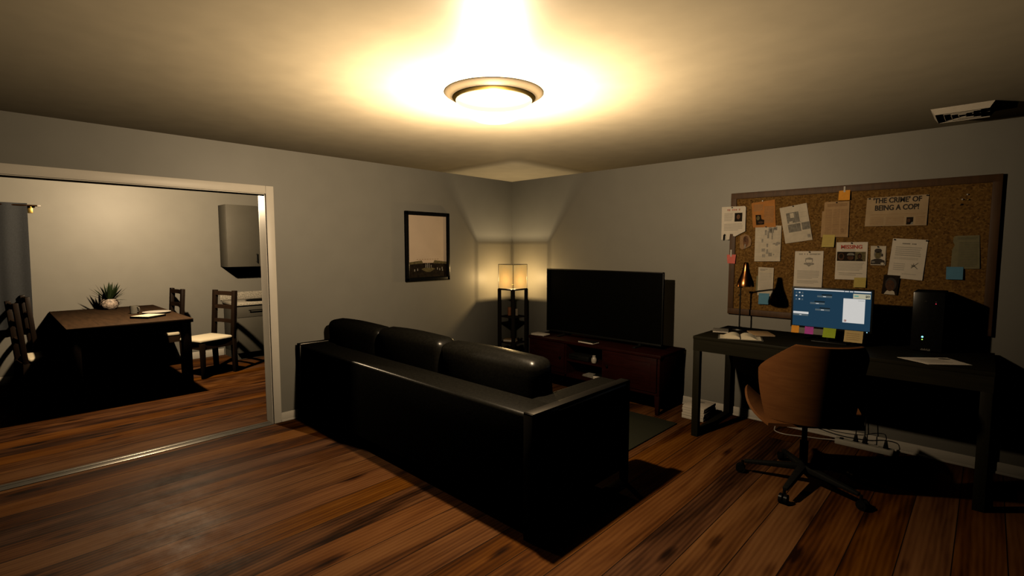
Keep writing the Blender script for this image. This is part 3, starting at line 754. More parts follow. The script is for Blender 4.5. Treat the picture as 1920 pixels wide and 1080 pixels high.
# drawing notice
def d(poly, rect, ell, txt):
    blurred_head(rect, 3.488, 3.650, 1.553, 1.566, 16, 1)
    ell(3.567, 1.505, .030, .026, 1); ell(3.567, 1.500, .024, .022, 0, 2); ell(3.567, 1.520, .030, .008, 1, 3); ell(3.567, 1.476, .040, .012, 2, 1); ell(3.567, 1.478, .024, .008, 1, 2)
    poly([(3.545, 1.47), (3.589, 1.47), (3.567, 1.452)], 2, 2)
    lines(rect, 3.48, 3.65, 1.345, 1.42, 6, 3); lines(rect, 3.48, 3.65, 1.305, 1.335, 3, 3)
sheet('notice', 'white notice with a drawn emblem just above the computer monitor', 'notice', [(3.456, 1.584), (3.672, 1.586), (3.672, 1.270), (3.455, 1.270)], ['paper', 'ink_grey', 'ink_grey', 'ink_pale'], .001, 'papers on the cork board', d)
# MISSING poster
def d(poly, rect, ell, txt):
    txt('MISSING', 3.796, 3.942, 1.605, 1.637, 1, .028)
    lines(rect, 3.80, 3.94, 1.590, 1.600, 1, 3)
    rect(3.771, 3.968, 1.505, 1.581, 2, 1)
    ell(3.800, 1.540, .022, .030, 6, 2); ell(3.800, 1.545, .014, .020, 2, 3)
    ell(3.866, 1.556, .026, .016, 4, 2); ell(3.866, 1.532, .022, .018, 6, 3); rect(3.842, 3.890, 1.545, 1.552, 2, 4)
    rect(3.897, 3.968, 1.505, 1.581, 5, 2); ell(3.928, 1.545, .015, .024, 2, 3); poly([(3.90, 1.505), (3.955, 1.505), (3.945, 1.522), (3.912, 1.522)], 2, 3); ell(3.928, 1.543, .010, .016, 6, 4)
    lines(rect, 3.775, 3.962, 1.425, 1.495, 6, 3); lines(rect, 3.79, 3.955, 1.385, 1.412, 2, 7, fill=.3)
sheet('missing_poster', 'white poster headed MISSING in red with three dark photographs', 'poster', [(3.763, 1.659), (3.978, 1.660), (3.981, 1.353), (3.763, 1.352)], ['paper', 'ink_red', 'photo_dark', 'ink_pale', 'ink_mid', 'tone_olive', 'skin_b', 'ink_grey'], .001, 'papers on the cork board', d)
def d(poly, rect, ell, txt):
    ell(4.048, 1.563, .026, .040, 1); ell(4.048, 1.590, .024, .018, 2, 2); ell(4.049, 1.555, .019, .028, 3, 2); ell(4.076, 1.555, .006, .012, 2, 2)
    poly([(4.004, 1.482), (4.096, 1.482), (4.094, 1.512), (4.066, 1.526), (4.032, 1.526), (4.006, 1.514)], 2, 1)
    ell(4.020, 1.500, .012, .008, 1, 2); ell(4.080, 1.490, .012, .008, 0, 2)
sheet('photograph', 'black and white portrait photograph on a white card right of the MISSING poster', 'photograph', [(3.998, 1.629), (4.098, 1.627), (4.099, 1.476), (4.003, 1.476)], ['paper_old', 'ink_mid', 'ink', 'tone_olive'], .001, 'papers on the cork board', d)
def d(poly, rect, ell, txt):
    o = Vector((4.138, 1.687)); ux = Vector((.213, -.015)); uz = Vector((-.020, -.305))
    P = lambda u, v: tuple(o+ux*u+uz*v)
    def R(u0, u1, v0, v1, mi, lv=1): poly([P(u0, v0), P(u1, v0), P(u1, v1), P(u0, v1)], mi, lv)
    for k in range(9):
        if k != 5: R(.30+k*.045, .335+k*.045, .105, .135, 1)
    for k in range(5): R(.12, .88-.06*random.random(), .20+k*.05, .225+k*.05, 2)
    for k in range(2): R(.10, .80, .47+k*.03, .483+k*.03, 2)
    for k in range(4): R(.12, .45, .62+k*.05, .64+k*.05, 2)
    R(.40, .80, .87, .885, 2)
    cx, cz = P(.70, .66)
    for a in (90, 210, 330, 30, 150): 
        dx = .022*math.cos(math.radians(a)); dz = .022*math.sin(math.radians(a)); nx, nz = -dz*.16, dx*.16
        poly([(cx+nx, cz+nz), (cx+dx, cz+dz), (cx-nx, cz-nz)], 1, 2)
    poly([(cx-.016, cz-.016), (cx+.026, cz+.024), (cx+.028, cz+.021), (cx-.013, cz-.019)], 1, 3); poly([(cx+.006, cz), (cx+.026, cz-.024), (cx+.023, cz-.026), (cx+.002, cz-.004)], 1, 3); ell(cx-.002, cz, .011, .009, 1, 3, 10)
sheet('evidence_document', 'white typed document with a small star shaped sketch, pinned by two corners', 'document', [(4.138, 1.687), (4.351, 1.672), (4.331, 1.365), (4.116, 1.384)], ['paper', 'ink_mid', 'ink_pale'], .001, 'papers on the cork board', d)
def d(poly, rect, ell, txt):
    poly([(4.100, 1.249), (4.172, 1.247), (4.166, 1.272), (4.142, 1.285), (4.118, 1.278)], 1, 1)
    ell(4.142, 1.328, .036, .052, 2, 2); ell(4.138, 1.318, .028, .044, 3, 3)
    for sx in (-1, 1): ell(4.138+sx*.012, 1.330, .006, .004, 2, 4, 10)
    ell(4.138, 1.297, .010, .003, 2, 4, 10); rect(4.1365, 4.1395, 1.306, 1.322, 2, 4)
sheet('photograph', 'dark colour portrait photograph of a person in a white collar overlapping the typed document', 'photograph', [(4.096, 1.402), (4.197, 1.397), (4.183, 1.245), (4.085, 1.251)], ['photo_dark', 'paper_old', 'ink', 'skin_b'], .0095, 'papers on the cork board', d, .003)
def d(poly, rect, ell, txt):
    lines(rect, 4.515, 4.625, 1.672, 1.69, 2, 1, fill=.7, ragged=.1); lines(rect, 4.525, 4.632, 1.475, 1.655, 15, 1, ragged=.12)
sheet('newspaper_article', 'grey green torn article at the right end of the cork board', 'clipping', [(4.493, 1.688), (4.505, 1.700), (4.632, 1.702), (4.645, 1.463), (4.488, 1.459), (4.490, 1.60), (4.503, 1.632), (4.492, 1.655)], ['paper_green', 'ink_green'], .001, 'papers on the cork board', d)
sheet('document', 'narrow grey sheet showing behind the left edge of the sheet above the desk lamp', 'document', [(3.144, 1.356), (3.172, 1.358), (3.172, 1.205), (3.142, 1.218)], ['paper_green'], .0008, 'papers on the cork board', None, .003)
def d(poly, rect, ell, txt):
    lines(rect, 3.175, 3.24, 1.405, 1.425, 2, 1, fill=.6); lines(rect, 3.172, 3.28, 1.22, 1.39, 12, 2)
sheet('document', 'grey printed sheet partly in the shadow of the desk lamp', 'document', [(3.159, 1.438), (3.289, 1.434), (3.290, 1.175), (3.160, 1.180)], ['paper_old', 'ink_grey', 'ink_pale'], .0035, 'papers on the cork board', d)
# sticky notes on the board
G = 'sticky notes on the cork board'
def note(label, pts, m, yo, scrib=None, group=G, lift=.012):
    def d(poly, rect, ell, txt):
        x0 = min(p[0] for p in pts); x1 = max(p[0] for p in pts); z0 = min(p[1] for p in pts); z1 = max(p[1] for p in pts)
        lines(rect, x0+.012, x1-.012, z0+.015, z1-.02, 4, 1, ragged=.5, fill=.12)
    return sheet('sticky_note', label, 'sticky note', pts, [m, scrib or m], yo, group, d if scrib else None, lift)
def tape(label, x0, x1, z0, z1, yo):
    b = MB(); b.box(x0, x1, YB-yo-.0008, YB-yo, z0, z1)
    tag(obj('tape_strip', b, 'tape', loc=((x0+x1)/2, YB-yo, z0), smooth=0), label, 'tape', 'tape strips')
note('coral pink sticky note taped to the left frame of the cork board', [(2.873, 1.549), (2.957, 1.551), (2.952, 1.465), (2.883, 1.468)], 'note_pink', .0105, 'ink_red_pale', lift=.006)
tape('clear tape strip above the coral pink sticky note', 2.904, 2.920, 1.530, 1.596, .0135)
note('orange sticky note taped to the top frame of the cork board', [(3.763, 2.082), (3.841, 2.084), (3.842, 2.001), (3.762, 2.004)], 'note_orange', .0105, lift=.006)
tape('clear tape strip above the orange sticky note', 3.795, 3.808, 2.068, 2.115, .0135)
note('yellow sticky note on the lower edge of the tan article', [(3.663, 1.724), (3.751, 1.721), (3.747, 1.620), (3.657, 1.620)], 'note_yellow', .0105, 'paper_tan', lift=.006)
note('yellow sticky note on the bottom corner of the MISSING poster', [(3.900, 1.371), (3.981, 1.373), (3.980, 1.293), (3.898, 1.291)], 'note_yellow', .0095, lift=.006)
note('blue sticky note on the corner of the grey green article', [(4.464, 1.473), (4.558, 1.474), (4.559, 1.382), (4.467, 1.381)], 'note_blue', .0100, lift=.006)
note('blue sticky note in the shadow of the desk lamp', [(3.173, 1.199), (3.264, 1.201), (3.261, 1.101), (3.173, 1.098)], 'note_blue', .0110, lift=.006)
# push pins
def pin(x, z, yo, label, m='black'):
    b = MB(); R = Matrix.Translation((x, YB-yo, z)) @ Matrix.Rotation(PI/2, 4, 'X')
    b.lathe([(0, -.006), (.0012, -.004), (.0012, .001), (.0055, .001), (.0055, .0025), (.0032, .004), (.0032, .009), (.0048, .0105), (.0044, .012), (0, .0125)], mat=R, seg=14)
    tag(obj('push_pin', b, m, loc=(x, YB-yo, z)), label, 'push pin', 'push pins in the cork board')
for x, z, yo, lab, m in ((2.909, 1.993, .013, 'dark push pin at the top of the torn flyer', 'black'), (3.174, 2.038, .004, 'pale push pin at the top of the orange clipping', 'ceramic'),
        (3.211, 1.803, .007, 'dark push pin at the top of the grey map sheet', 'black'), (3.424, 1.976, .004, 'dark push pin at the top of the tilted floor plan', 'black'),
        (3.749, 1.987, .006, 'dark push pin at the top of the tan article', 'black'), (3.567, 1.577, .004, 'dark push pin at the top of the notice with the emblem', 'black'),
        (3.868, 1.652, .004, 'dark push pin at the top of the MISSING poster', 'black'), (3.972, 2.003, .004, 'dark push pin at the left corner of the headline cutting', 'black'),
        (4.328, 2.005, .004, 'dark push pin at the right corner of the headline cutting', 'black'), (4.045, 1.621, .004, 'dark push pin at the top of the black and white portrait', 'black'),
        (4.148, 1.677, .004, 'dark push pin at the left corner of the typed document', 'black'), (4.342, 1.665, .004, 'dark push pin at the right corner of the typed document', 'black'),
        (4.552, 1.995, 0, 'pale loose push pin highest at the right end of the cork board', 'ceramic'), (4.526, 1.962, 0, 'pale loose push pin left in the bare cork group of four', 'ceramic'),
        (4.558, 1.958, 0, 'brass loose push pin right in the bare cork group of four', 'brass'), (4.522, 1.925, 0, 'dark loose push pin lowest in the bare cork group of four', 'black'),
        (2.993, 1.171, 0, 'dark loose push pin left of the desk lamp pole', 'black')):
    pin(x, z, yo, lab, m)

# ------------------------------------------------------------------ desk
DZ = .870; dx0, dx1, dy0, dy1 = 2.905, 4.755, -.815, -.035
t = thing('desk', 'long black brown desk with sled legs under the cork board', 'desk', ((dx0+dx1)/2, -.42, 0))
b = MB(); b.box(dx0, dx1, dy0, dy1, DZ-.026, DZ, .002); obj('desktop', b, 'desk', t)
b = MB(); b.box(dx0+.003, dx1-.003, dy0+.003, dy0+.021, DZ-.125, DZ-.026); b.box(dx0+.003, dx1-.003, dy1-.02, dy1-.003, DZ-.125, DZ-.026)
b.box(dx0+.003, dx0+.021, dy0+.02, dy1-.02, DZ-.125, DZ-.026); b.box(dx1-.021, dx1-.003, dy0+.02, dy1-.02, DZ-.125, DZ-.026); b.box(dx0+.02, dx1-.02, dy0+.02, dy1-.02, DZ-.125, DZ-.115)
obj('apron', b, 'desk', t)
for xa in (dx0+.004, dx1-.060):
    xb = xa+.056
    lg = MB(); lg.box(xa, xb, dy0+.004, dy0+.054, 0, DZ-.125, .002); obj('leg', lg, 'desk_v', t)
    lg = MB(); lg.box(xa, xb, dy1-.054, dy1-.004, 0, DZ-.125, .002); obj('leg', lg, 'desk_v', t)
    lg = MB(); lg.box(xa, xb, dy0+.054, dy1-.054, 0, .042, .002); obj('foot_rail', lg, 'desk', t)

# ---- monitor
mx0, mx1, mz0, mz1, my = 3.545, 4.090, .974, 1.301, -.42
t = thing('computer_monitor', 'computer monitor showing a dark blue desktop with a white window', 'monitor', (3.82, -.36, DZ))
b = MB(); b.box(mx0, mx1, my, my+.028, mz0, mz1, .004); b.box(3.68, 3.96, my+.028, my+.055, 1.05, 1.25, .01); obj('casing', b, 'black', t)
b = MB(); Y = my-.0008
sx0, sx1, sz0, sz1 = 3.559, 4.077, .990, 1.290
def R_(x_0, x_1, z_0, z_1, mi, lv=1): b.face([(x_0, Y-.0004*lv, z_0), (x_1, Y-.0004*lv, z_0), (x_1, Y-.0004*lv, z_1), (x_0, Y-.0004*lv, z_1)], mi)
R_(sx0, sx1, sz0, sz1, 0, 0)
R_(sx0+.004, 3.904, 1.2775, 1.2865, 1); R_(3.908, 3.935, 1.2775, 1.2855, 1); R_(3.940, 3.962, 1.2775, 1.2855, 1); R_(3.967, 4.072, 1.2775, 1.2865, 1)
for ix, xx in enumerate((3.574, 3.596, 3.617)):
    for iz, zz in enumerate((1.262, 1.236, 1.209)):
        R_(xx, xx+.011, zz-.010, zz-.001, 1 if (ix+iz) % 2 else 3, 1); R_(xx-.002, xx+.013, zz-.0145, zz-.0125, 3, 1)
for (a0, a1, zz) in ((3.726, 3.826, 1.226), (3.679, 3.779, 1.170), (3.716, 3.816, 1.121)):
    R_(a0, a1, zz, zz+.0135, 3); R_(a0+.030, a1+.001, zz+.016, zz+.025, 4); R_(a0+.040, a0+.060, zz+.004, zz+.009, 1, 2)
R_(3.562, 3.671, 1.086, 1.1035, 1); R_(3.562, 3.669, 1.071, 1.084, 3); R_(3.606, 3.622, 1.075, 1.080, 1, 2)
R_(3.902, 4.040, 1.044, 1.2285, 1, 2); R_(3.912, 3.926, 1.052, 1.066, 6, 3); R_(3.916, 3.921, 1.056, 1.062, 1, 4)
R_(3.963, 4.071, 1.231, 1.267, 2, 1); R_(3.970, 3.997, 1.246, 1.254, 5, 3); R_(3.996, 4.035, 1.215, 1.217, 3, 4)
put_text(b, '$0', 4.040, 4.066, Y-.002, 1.239, 1.259, 4, .03)
obj('screen', b, ['scr_bg', 'scr_white', 'scr_beige', 'scr_grey', 'scr_dark', 'scr_teal', 'scr_red'], t, smooth=0)
b = MB(); b.lathe([(.0032, 0), (.0028, .0012), (0, .0016)], mat=Matrix.Translation((4.060, my, .982)) @ Matrix.Rotation(PI/2, 4, 'X'), seg=14); obj('power_light', b, 'led_blue', t)
b = MB(); b.bar((3.82, my+.060, DZ+.01), (3.82, my+.050, 1.16), .06, .02, up=(0, 1, 0), bev=.004); obj('stand_neck', b, 'black', t)
b = MB(); b.box(3.70, 3.94, my-.02, my+.17, DZ, DZ+.012, .004); obj('stand_base', b, 'black', t)
G2 = 'sticky notes under the monitor screen'
def mnote(label, x0, x1, z0, z1, m, sk=0, scrib=None):
    b = MB(); nz = 6
    b.grid(lambda u, v: (x0+(x1-x0)*u-sk*(1-v), my-.0025-.010*(1-v)**2, z0+(z1-z0)*v), 2, nz)
    bmesh.ops.solidify(b.bm, geom=b.bm.faces[:], thickness=-.001)
    if scrib:
        for k in range(4):
            zz = z0+(z1-z0)*(.22+.17*k); v = (zz-z0)/(z1-z0); yy = my-.0045-.010*(1-v)**2
            b.face([(x0+.012, yy, zz), (x1-.02-.02*random.random(), yy, zz), (x1-.02, yy, zz+.0025), (x0+.012, yy, zz+.0025)], 1)
    tag(obj('sticky_note', b, [m, scrib or m], loc=((x0+x1)/2, my-.003, z0)), label, 'sticky note', G2)
mnote('orange sticky note under the left end of the monitor', 3.555, 3.610, .929, .986, 'note_orange')
mnote('magenta sticky note under the monitor', 3.651, 3.712, .928, .986, 'note_magenta')
mnote('lime green sticky note under the monitor', 3.780, 3.865, .916, .989, 'note_green', .004)
mnote('pale yellow sticky note with scribbles under the right end of the monitor', 3.921, 4.039, .899, .987, 'note_cream', .003, 'ink_tan')

# ---- computer tower
t = thing('computer_tower', 'black computer tower standing on the desk right of the monitor', 'computer', (4.395, -.18, DZ))
b = MB(); b.box(4.308, 4.486, -.32, -.05, DZ+.006, 1.300, .006); obj('case', b, 'black', t)
b = MB(); b.box(4.310, 4.484, -.332, -.320, DZ+.008, 1.298, .004); obj('front_panel', b, 'black_gloss', t)
b = MB(); b.box(4.375, 4.388, -.3335, -.332, 1.232, 1.237); obj('badge', b, 'steel', t)
b = MB()
for k in range(12): b.box(4.368+k*.0045, 4.3705+k*.0045, -.3335, -.332, .882, .896 if k % 3 else .890)
obj('vent_slots', b, 'ink_mid', t)
for zz, xx, m, r in ((1.2185, 4.437, 'led_red', .0028), (1.231, 4.437, 'ink_grey', .0025), (.978, 4.374, 'led_cyan', .006), (.959, 4.374, 'led_green', .0038)):
    b = MB(); b.lathe([(r, 0), (r*.8, .002), (0, .0025)], mat=Matrix.Translation((xx, -.332, zz)) @ Matrix.Rotation(PI/2, 4, 'X'), seg=16)
    obj('status_light', b, m, t)

# ---- paper lying at the right end of the desk
b = MB(); P = [(4.275, -.690), (4.447, -.812), (4.650, -.655), (4.520, -.480)]
b.prism([(x, y, DZ+.0008) for x, y in P], (0, 0, .0016))
o = Vector(P[0]); ux = Vector(P[3])-o; uy = Vector(P[1])-o
def F(u, v): q_ = o+ux*u+uy*v; return (q_.x, q_.y, DZ+.0032)
def blob(u, v, ru, rv, mi): b.face([F(u+ru*math.cos(2*PI*k/14), v+rv*math.sin(2*PI*k/14)) for k in range(14)], mi)
blob(.80, .22, .11, .09, 1)
for k in range(5): b.face([F(.15, .25+.12*k), F(.62, .25+.12*k), F(.62, .285+.12*k), F(.15, .285+.12*k)], 2)
tag(obj('paper_sheet', b, ['paper', 'ink', 'ink_pale'], loc=(4.47, -.66, DZ), smooth=0), 'white sheet of paper with a dark stamp lying at the right end of the desk', 'paper')

# ---- desk lamp
t = thing('desk_lamp', 'copper bell shaded desk lamp standing at the left of the desk', 'lamp', (3.068, -.21, DZ))
b = MB(); b.lathe([(0, 0), (.074, 0), (.078, .006), (.074, .016), (.03, .024), (.012, .030), (0, .030)], (3.083, -.232, DZ), 40); obj('base', b, 'dark_steel', t)
b = MB(); b.cyl((3.068, -.20, DZ+.02), (3.068, -.20, 1.262), .0065, seg=14); obj('pole', b, 'dark_steel', t)
b = MB(); b.cyl((3.068, -.20, 1.262), (3.195, -.46, 1.385), .0065, seg=14); b.cyl((3.053, -.20, 1.262), (3.083, -.20, 1.262), .010, seg=14); obj('arm', b, 'dark_steel', t)
b = MB(); cx, cy = 3.210, -.50
b.lathe([(.0, 1.491), (.014, 1.490), (.019, 1.484), (.022, 1.450), (.032, 1.405), (.048, 1.362), (.060, 1.330), (.066, 1.302), (.066, 1.288), (.063, 1.288), (.062, 1.302), (.056, 1.332), (.044, 1.364), (.028, 1.405), (.018, 1.45), (.0, 1.47)], (cx, cy, 0), 40)
obj('lamp_shade', b, 'copper', t, smooth=50)
b = MB(); b.lathe([(0, 1.33), (.022, 1.335), (.026, 1.355), (.016, 1.39), (.013, 1.42), (0, 1.42)], (cx, cy, 0), 20); obj('bulb', b, 'ceramic', t)
# ---- open book, notebooks
t = thing('open_book', 'open book with cream pages lying at the left front of the desk', 'book', (3.235, -.655, DZ), math.radians(20.5))
def page(sgn):
    b = MB(); n = 10
    prof = []
    for k in range(n+1):
        u = k/n; prof.append((sgn*(.004+.150*u), .006+.034*math.sin(PI*min(1, u*1.15+.08))**.8*(1-.55*u)))
    bot = [(sgn*.154, .005), (sgn*.004, .005)]
    b.prism([(x, -.10, z) for x, z in prof+bot], (0, .19, 0))
    return obj('page_block', b, 'cream', t, local=True, smooth=50)
page(-1); page(1)
b = MB(); b.box(-.168, .168, -.108, .098, 0, .004, .001); obj('cover', b, 'mug', t, local=True)
book('notebook', 'grey closed notebook lying behind the open book at the left of the desk', 2.985, -.42, DZ, .13, .18, .014, .35, 'ink_mid')
book('notebook', 'brown notebook lying beside the desk lamp base', 3.295, -.335, DZ, .17, .23, .010, .55, 'paper_tan')

# ------------------------------------------------------------------ office chair
CX, CY = 3.845, -1.14
t = thing('office_chair', 'tan shell office chair on a black five star base pulled up to the desk', 'chair', (CX, CY, 0), math.radians(34))
# shell back: wraps round, straight top with cut corners (local: front is +y)
def back_fn(u, v):
    z = .472+.540*v
    hw = (.84+.21*math.sin(PI*min(1, v/.62)/2)) if v < .62 else 1.05-.57*((v-.62)/.38)**1.1
    a = (u-.5)*2*hw*1.20
    R = .285+.03*v
    lean = -.10*v-.03*v*v
    return Vector((R*1.08*math.sin(a), -.02-R*math.cos(a)+lean*math.cos(a*.5)+.12, z+.012*math.sin(a)**2))
b = MB(); b.grid(back_fn, 28, 18, thick=.018); obj('back_shell', b, 'chair_shell', t, local=True, smooth=50)
def back_in(u, v):
    p = back_fn(.07+.86*u, .05+.88*v); a = (u-.5)*1.9; return Vector((p.x*.95, p.y+.022, p.z))
b = MB(); b.grid(back_in, 20, 12, thick=.014); obj('back_cushion', b, 'leather', t, local=True, smooth=50)
def seat_fn(u, v):
    x = (u-.5)*2; y = -.17+.47*v
    w = .262+.05*math.sin(PI*v)
    up = max(0, abs(x)-.45)/.55
    return Vector((x*w*(1+.10*up), y, 0.468+.130*up**1.35*min(1, (v*1.25))**1.3-.02*math.sin(PI*v)*(1-abs(x))))
b = MB(); b.grid(seat_fn, 24, 14, thick=.020); obj('seat_shell', b, 'chair_shell', t, local=True, smooth=50)
b = MB(); b.cushion(-.21, .21, -.13, .26, .476, .530, .012, .024); obj('seat_cushion', b, 'leather', t, local=True, smooth=60)
b = MB(); b.cyl((0, 0, .12), (0, 0, .30), .026, seg=20); b.cyl((0, 0, .28), (0, 0, .455), .017, seg=20); b.box(-.09, .09, -.10, .10, .440, .470, .008); obj('gas_column', b, 'black', t, local=True)
for k in range(5):
    a = math.radians(196-34+72*k); d = Vector((math.cos(a), math.sin(a), 0)); p = d*.365
    b = MB(); b.bar((d.x*.015, d.y*.015, .118), (p.x, p.y, .086), .052, .040, bev=.006, w1=.032, h1=.022); obj('base_leg', b, 'black', t, local=True)
    q_ = d*.375; n = Vector((-d.y, d.x, 0))
    b = MB(); b.cyl((q_.x, q_.y, .05), (q_.x, q_.y, .088), .009, seg=10); b.box(-.02, .02, -.02, .02, 0, .001)
    bmesh.ops.delete(b.bm, geom=[v for v in b.bm.verts if v.co.z < .01], context='VERTS')
    c_ = q_+d*.012
    b.cyl(c_+n*.006+Vector((0, 0, .031)), c_+n*.024+Vector((0, 0, .031)), .031, seg=22); b.cyl(c_-n*.024+Vector((0, 0, .031)), c_-n*.006+Vector((0, 0, .031)), .031, seg=22)
    b.cyl(c_+n*.026+Vector((0, 0, .031)), c_-n*.026+Vector((0, 0, .031)), .009, seg=10)
    ca = obj('caster', b, 'black_gloss', t, local=True)
    b = MB(); b.cyl(c_+n*.0245+Vector((0, 0, .031)), c_+n*.0265+Vector((0, 0, .031)), .016, seg=18); b.cyl(c_-n*.0265+Vector((0, 0, .031)), c_-n*.0245+Vector((0, 0, .031)), .016, seg=18); obj('wheel_cap', b, 'steel', ca, local=True)

# ------------------------------------------------------------------ under the desk
t = thing('paper_stack', 'stack of white papers on the floor by the left desk leg', 'papers', (2.755, -.30, 0))
zz = 0
for k, h in enumerate((.030, .022, .028, .020, .023)):
    dx = random.uniform(-.005, .005); dy = random.uniform(-.005, .005); b = MB()
    b.box(2.650+dx, 2.858+dx, -.425+dy, -.150+dy, zz+.0004, zz+h, .0015); zz += h
    if k == 4: b.face([(2.755+.028*math.cos(i*PI/8), -.22+.022*math.sin(i*PI/8), zz+.0006) for i in range(16)], 1)
    obj('ream', b, ['paper', 'ink_grey'], t)
t = thing('power_strip', 'white power strip on the floor against the back wall', 'power strip', (4.03, -.13, 0), math.radians(-3))
b = MB(); b.box(3.845, 4.235, -.165, -.095, 0, .042, .006); obj('body', b, 'white_plastic', t)
b = MB(); b.box(3.875, 3.900, -.145, -.115, .042, .050, .002); obj('switch', b, 'black', t)
for k in range(5):
    b = MB(); xx = 3.945+k*.058; b.lathe([(.020, 0), (.021, .0025), (.017, .003), (.015, .001), (0, .001)], (xx, -.13, .0415), 24); obj('outlet', b, 'white_plastic', t)
def plug(label, x, y, pts, bent=0):
    t = thing('plug', label, 'plug', (x, y, .043), group='black plugs in the power strip')
    b = MB(); b.hexa([(x-.017, y-.014, .046), (x+.017, y-.014, .046), (x+.017, y+.014, .046), (x-.017, y+.014, .046)], [(x-.008, y-.007, .105), (x+.008, y-.007, .105), (x+.008, y+.007, .105), (x-.008, y+.007, .105)], .003); obj('plug_body', b, 'black', t)
    b = MB(); b.tube(pts, .0035); obj('cord', b, 'black', t)
plug('black plug nearest the strip switch, with its cord going straight up', 3.985, -.128, [(3.985, -.128, .10), (3.985, -.127, .16), (3.983, -.115, .30), (3.98, -.10, .55), (3.98, -.09, .735)])
plug('black plug in the middle of the power strip, with its cord going straight up', 4.045, -.131, [(4.045, -.131, .10), (4.045, -.130, .16), (4.044, -.115, .30), (4.045, -.10, .55), (4.05, -.09, .735)])
plug('black plug at the right end of the power strip with a long cord bending left', 4.183, -.138, [(4.183, -.138, .10), (4.182, -.137, .135), (4.165, -.130, .155), (4.10, -.105, .135), (4.02, -.085, .095), (3.86, -.075, .075), (3.72, -.07, .085), (3.60, -.065, .115), (3.50, -.06, .20), (3.42, -.06, .33), (3.36, -.06, .55), (3.35, -.06, .74)])
b = MB(); b.tube([(3.48, -.08, .74), (3.475, -.085, .50), (3.455, -.10, .25), (3.415, -.13, .10), (3.390, -.165, .018), (3.415, -.215, .006), (3.49, -.235, .005), (3.58, -.205, .005), (3.66, -.170, .006), (3.74, -.150, .008), (3.80, -.140, .016), (3.846, -.138, .022)], .0045)
tag(obj('cable', b, 'cable_white', loc=(3.5, -.2, 0)), 'white cable looping over the floor from the desk to the power strip', 'cable')

# ------------------------------------------------------------------ dining area
TZ = .836; tx0, tx1, ty0, ty1 = -3.625, -1.675, -4.435, -3.375
t = thing('dining_table', 'dark brown wooden dining table with square legs in the next room', 'table', ((tx0+tx1)/2, (ty0+ty1)/2, 0))
b = MB(); b.box(tx0, tx1, ty0, ty1, TZ-.042, TZ, .004); obj('tabletop', b, 'table_top', t)
b = MB(); i = .06
b.box(tx0+i, tx1-i, ty0+i-.012, ty0+i+.012, TZ-.14, TZ-.042); b.box(tx0+i, tx1-i, ty1-i-.012, ty1-i+.012, TZ-.14, TZ-.042)
b.box(tx0+i-.012, tx0+i+.012, ty0+i, ty1-i, TZ-.14, TZ-.042); b.box(tx1-i-.012, tx1-i+.012, ty0+i, ty1-i, TZ-.14, TZ-.042); obj('apron', b, 'espresso', t)
for xx in (tx0+.02, tx1-.02-.085):
    for yy in (ty0+.02, ty1-.02-.085):
        b = MB(); b.box(xx, xx+.085, yy, yy+.085, 0, TZ-.042, .004); obj('leg', b, 'espresso_v', t)

def dining_chair(loc, rz, label):
    """local: back at +y, front at -y"""
    t = thing('dining_chair', label, 'chair', loc, rz, 'dining chairs around the dark table')
    w = .215
    for sx in (-1, 1):
        x = sx*(w-.026)
        b = MB(); b.bar((x, .205, 0), (x, .19, .45), .056, .045, up=(0, 1, 0), bev=.003, w1=.062, h1=.048)
        b.bar((x, .19, .44), (x, .235, 1.062), .062, .042, up=(0, 1, 0), bev=.003); obj('back_leg', b, 'espresso_v', t, local=True)
        b = MB(); b.bar((x, -.225, 0), (x, -.225, .44), .040, .040, up=(0, 1, 0), bev=.003, w1=.052, h1=.052); obj('front_leg', b, 'espresso_v', t, local=True)
    for z0, z1, yo in ((.995, 1.048, .230), (.820, .872, .217), (.640, .688, .204)):
        b = MB()
        b.grid(lambda u, v: Vector(((u-.5)*2*(w-.05), yo+.022*math.sin(PI*u), z0+(z1-z0)*v)), 12, 1, thick=.020); obj('back_rail', b, 'espresso', t, local=True)
    b = MB(); b.box(-w+.04, w-.04, -.24, -.215, .36, .44); b.box(-w+.04, w-.04, .18, .205, .36, .44)
    b.box(-w+.012, -w+.036, -.22, .19, .36, .44); b.box(w-.036, w-.012, -.22, .19, .36, .44); obj('seat_rails', b, 'espresso', t, local=True)
    b = MB(); b.cushion(-w+.008, w-.008, -.255, .172, .441, .492, .010, .022); obj('seat_cushion', b, 'cream', t, local=True, smooth=60)
    return t
ch0 = dining_chair((-2.50, -3.005, 0), math.radians(19), 'dark ladder back chair pulled out at the right of the table, nearest the grey cabinet')
G3 = 'dining chairs around the dark table'
dup(ch0, (-3.33, -3.375, 0), math.radians(6), 'dark ladder back chair pushed in near the far wall on the right of the table', G3)
dup(ch0, (-2.52, -4.545, 0), math.radians(187), 'dark ladder back chair at the left of the table, nearest the sofa room', G3)
dup(ch0, (-3.33, -4.415, 0), math.radians(184), 'dark ladder back chair at the left of the table beside the curtain', G3)

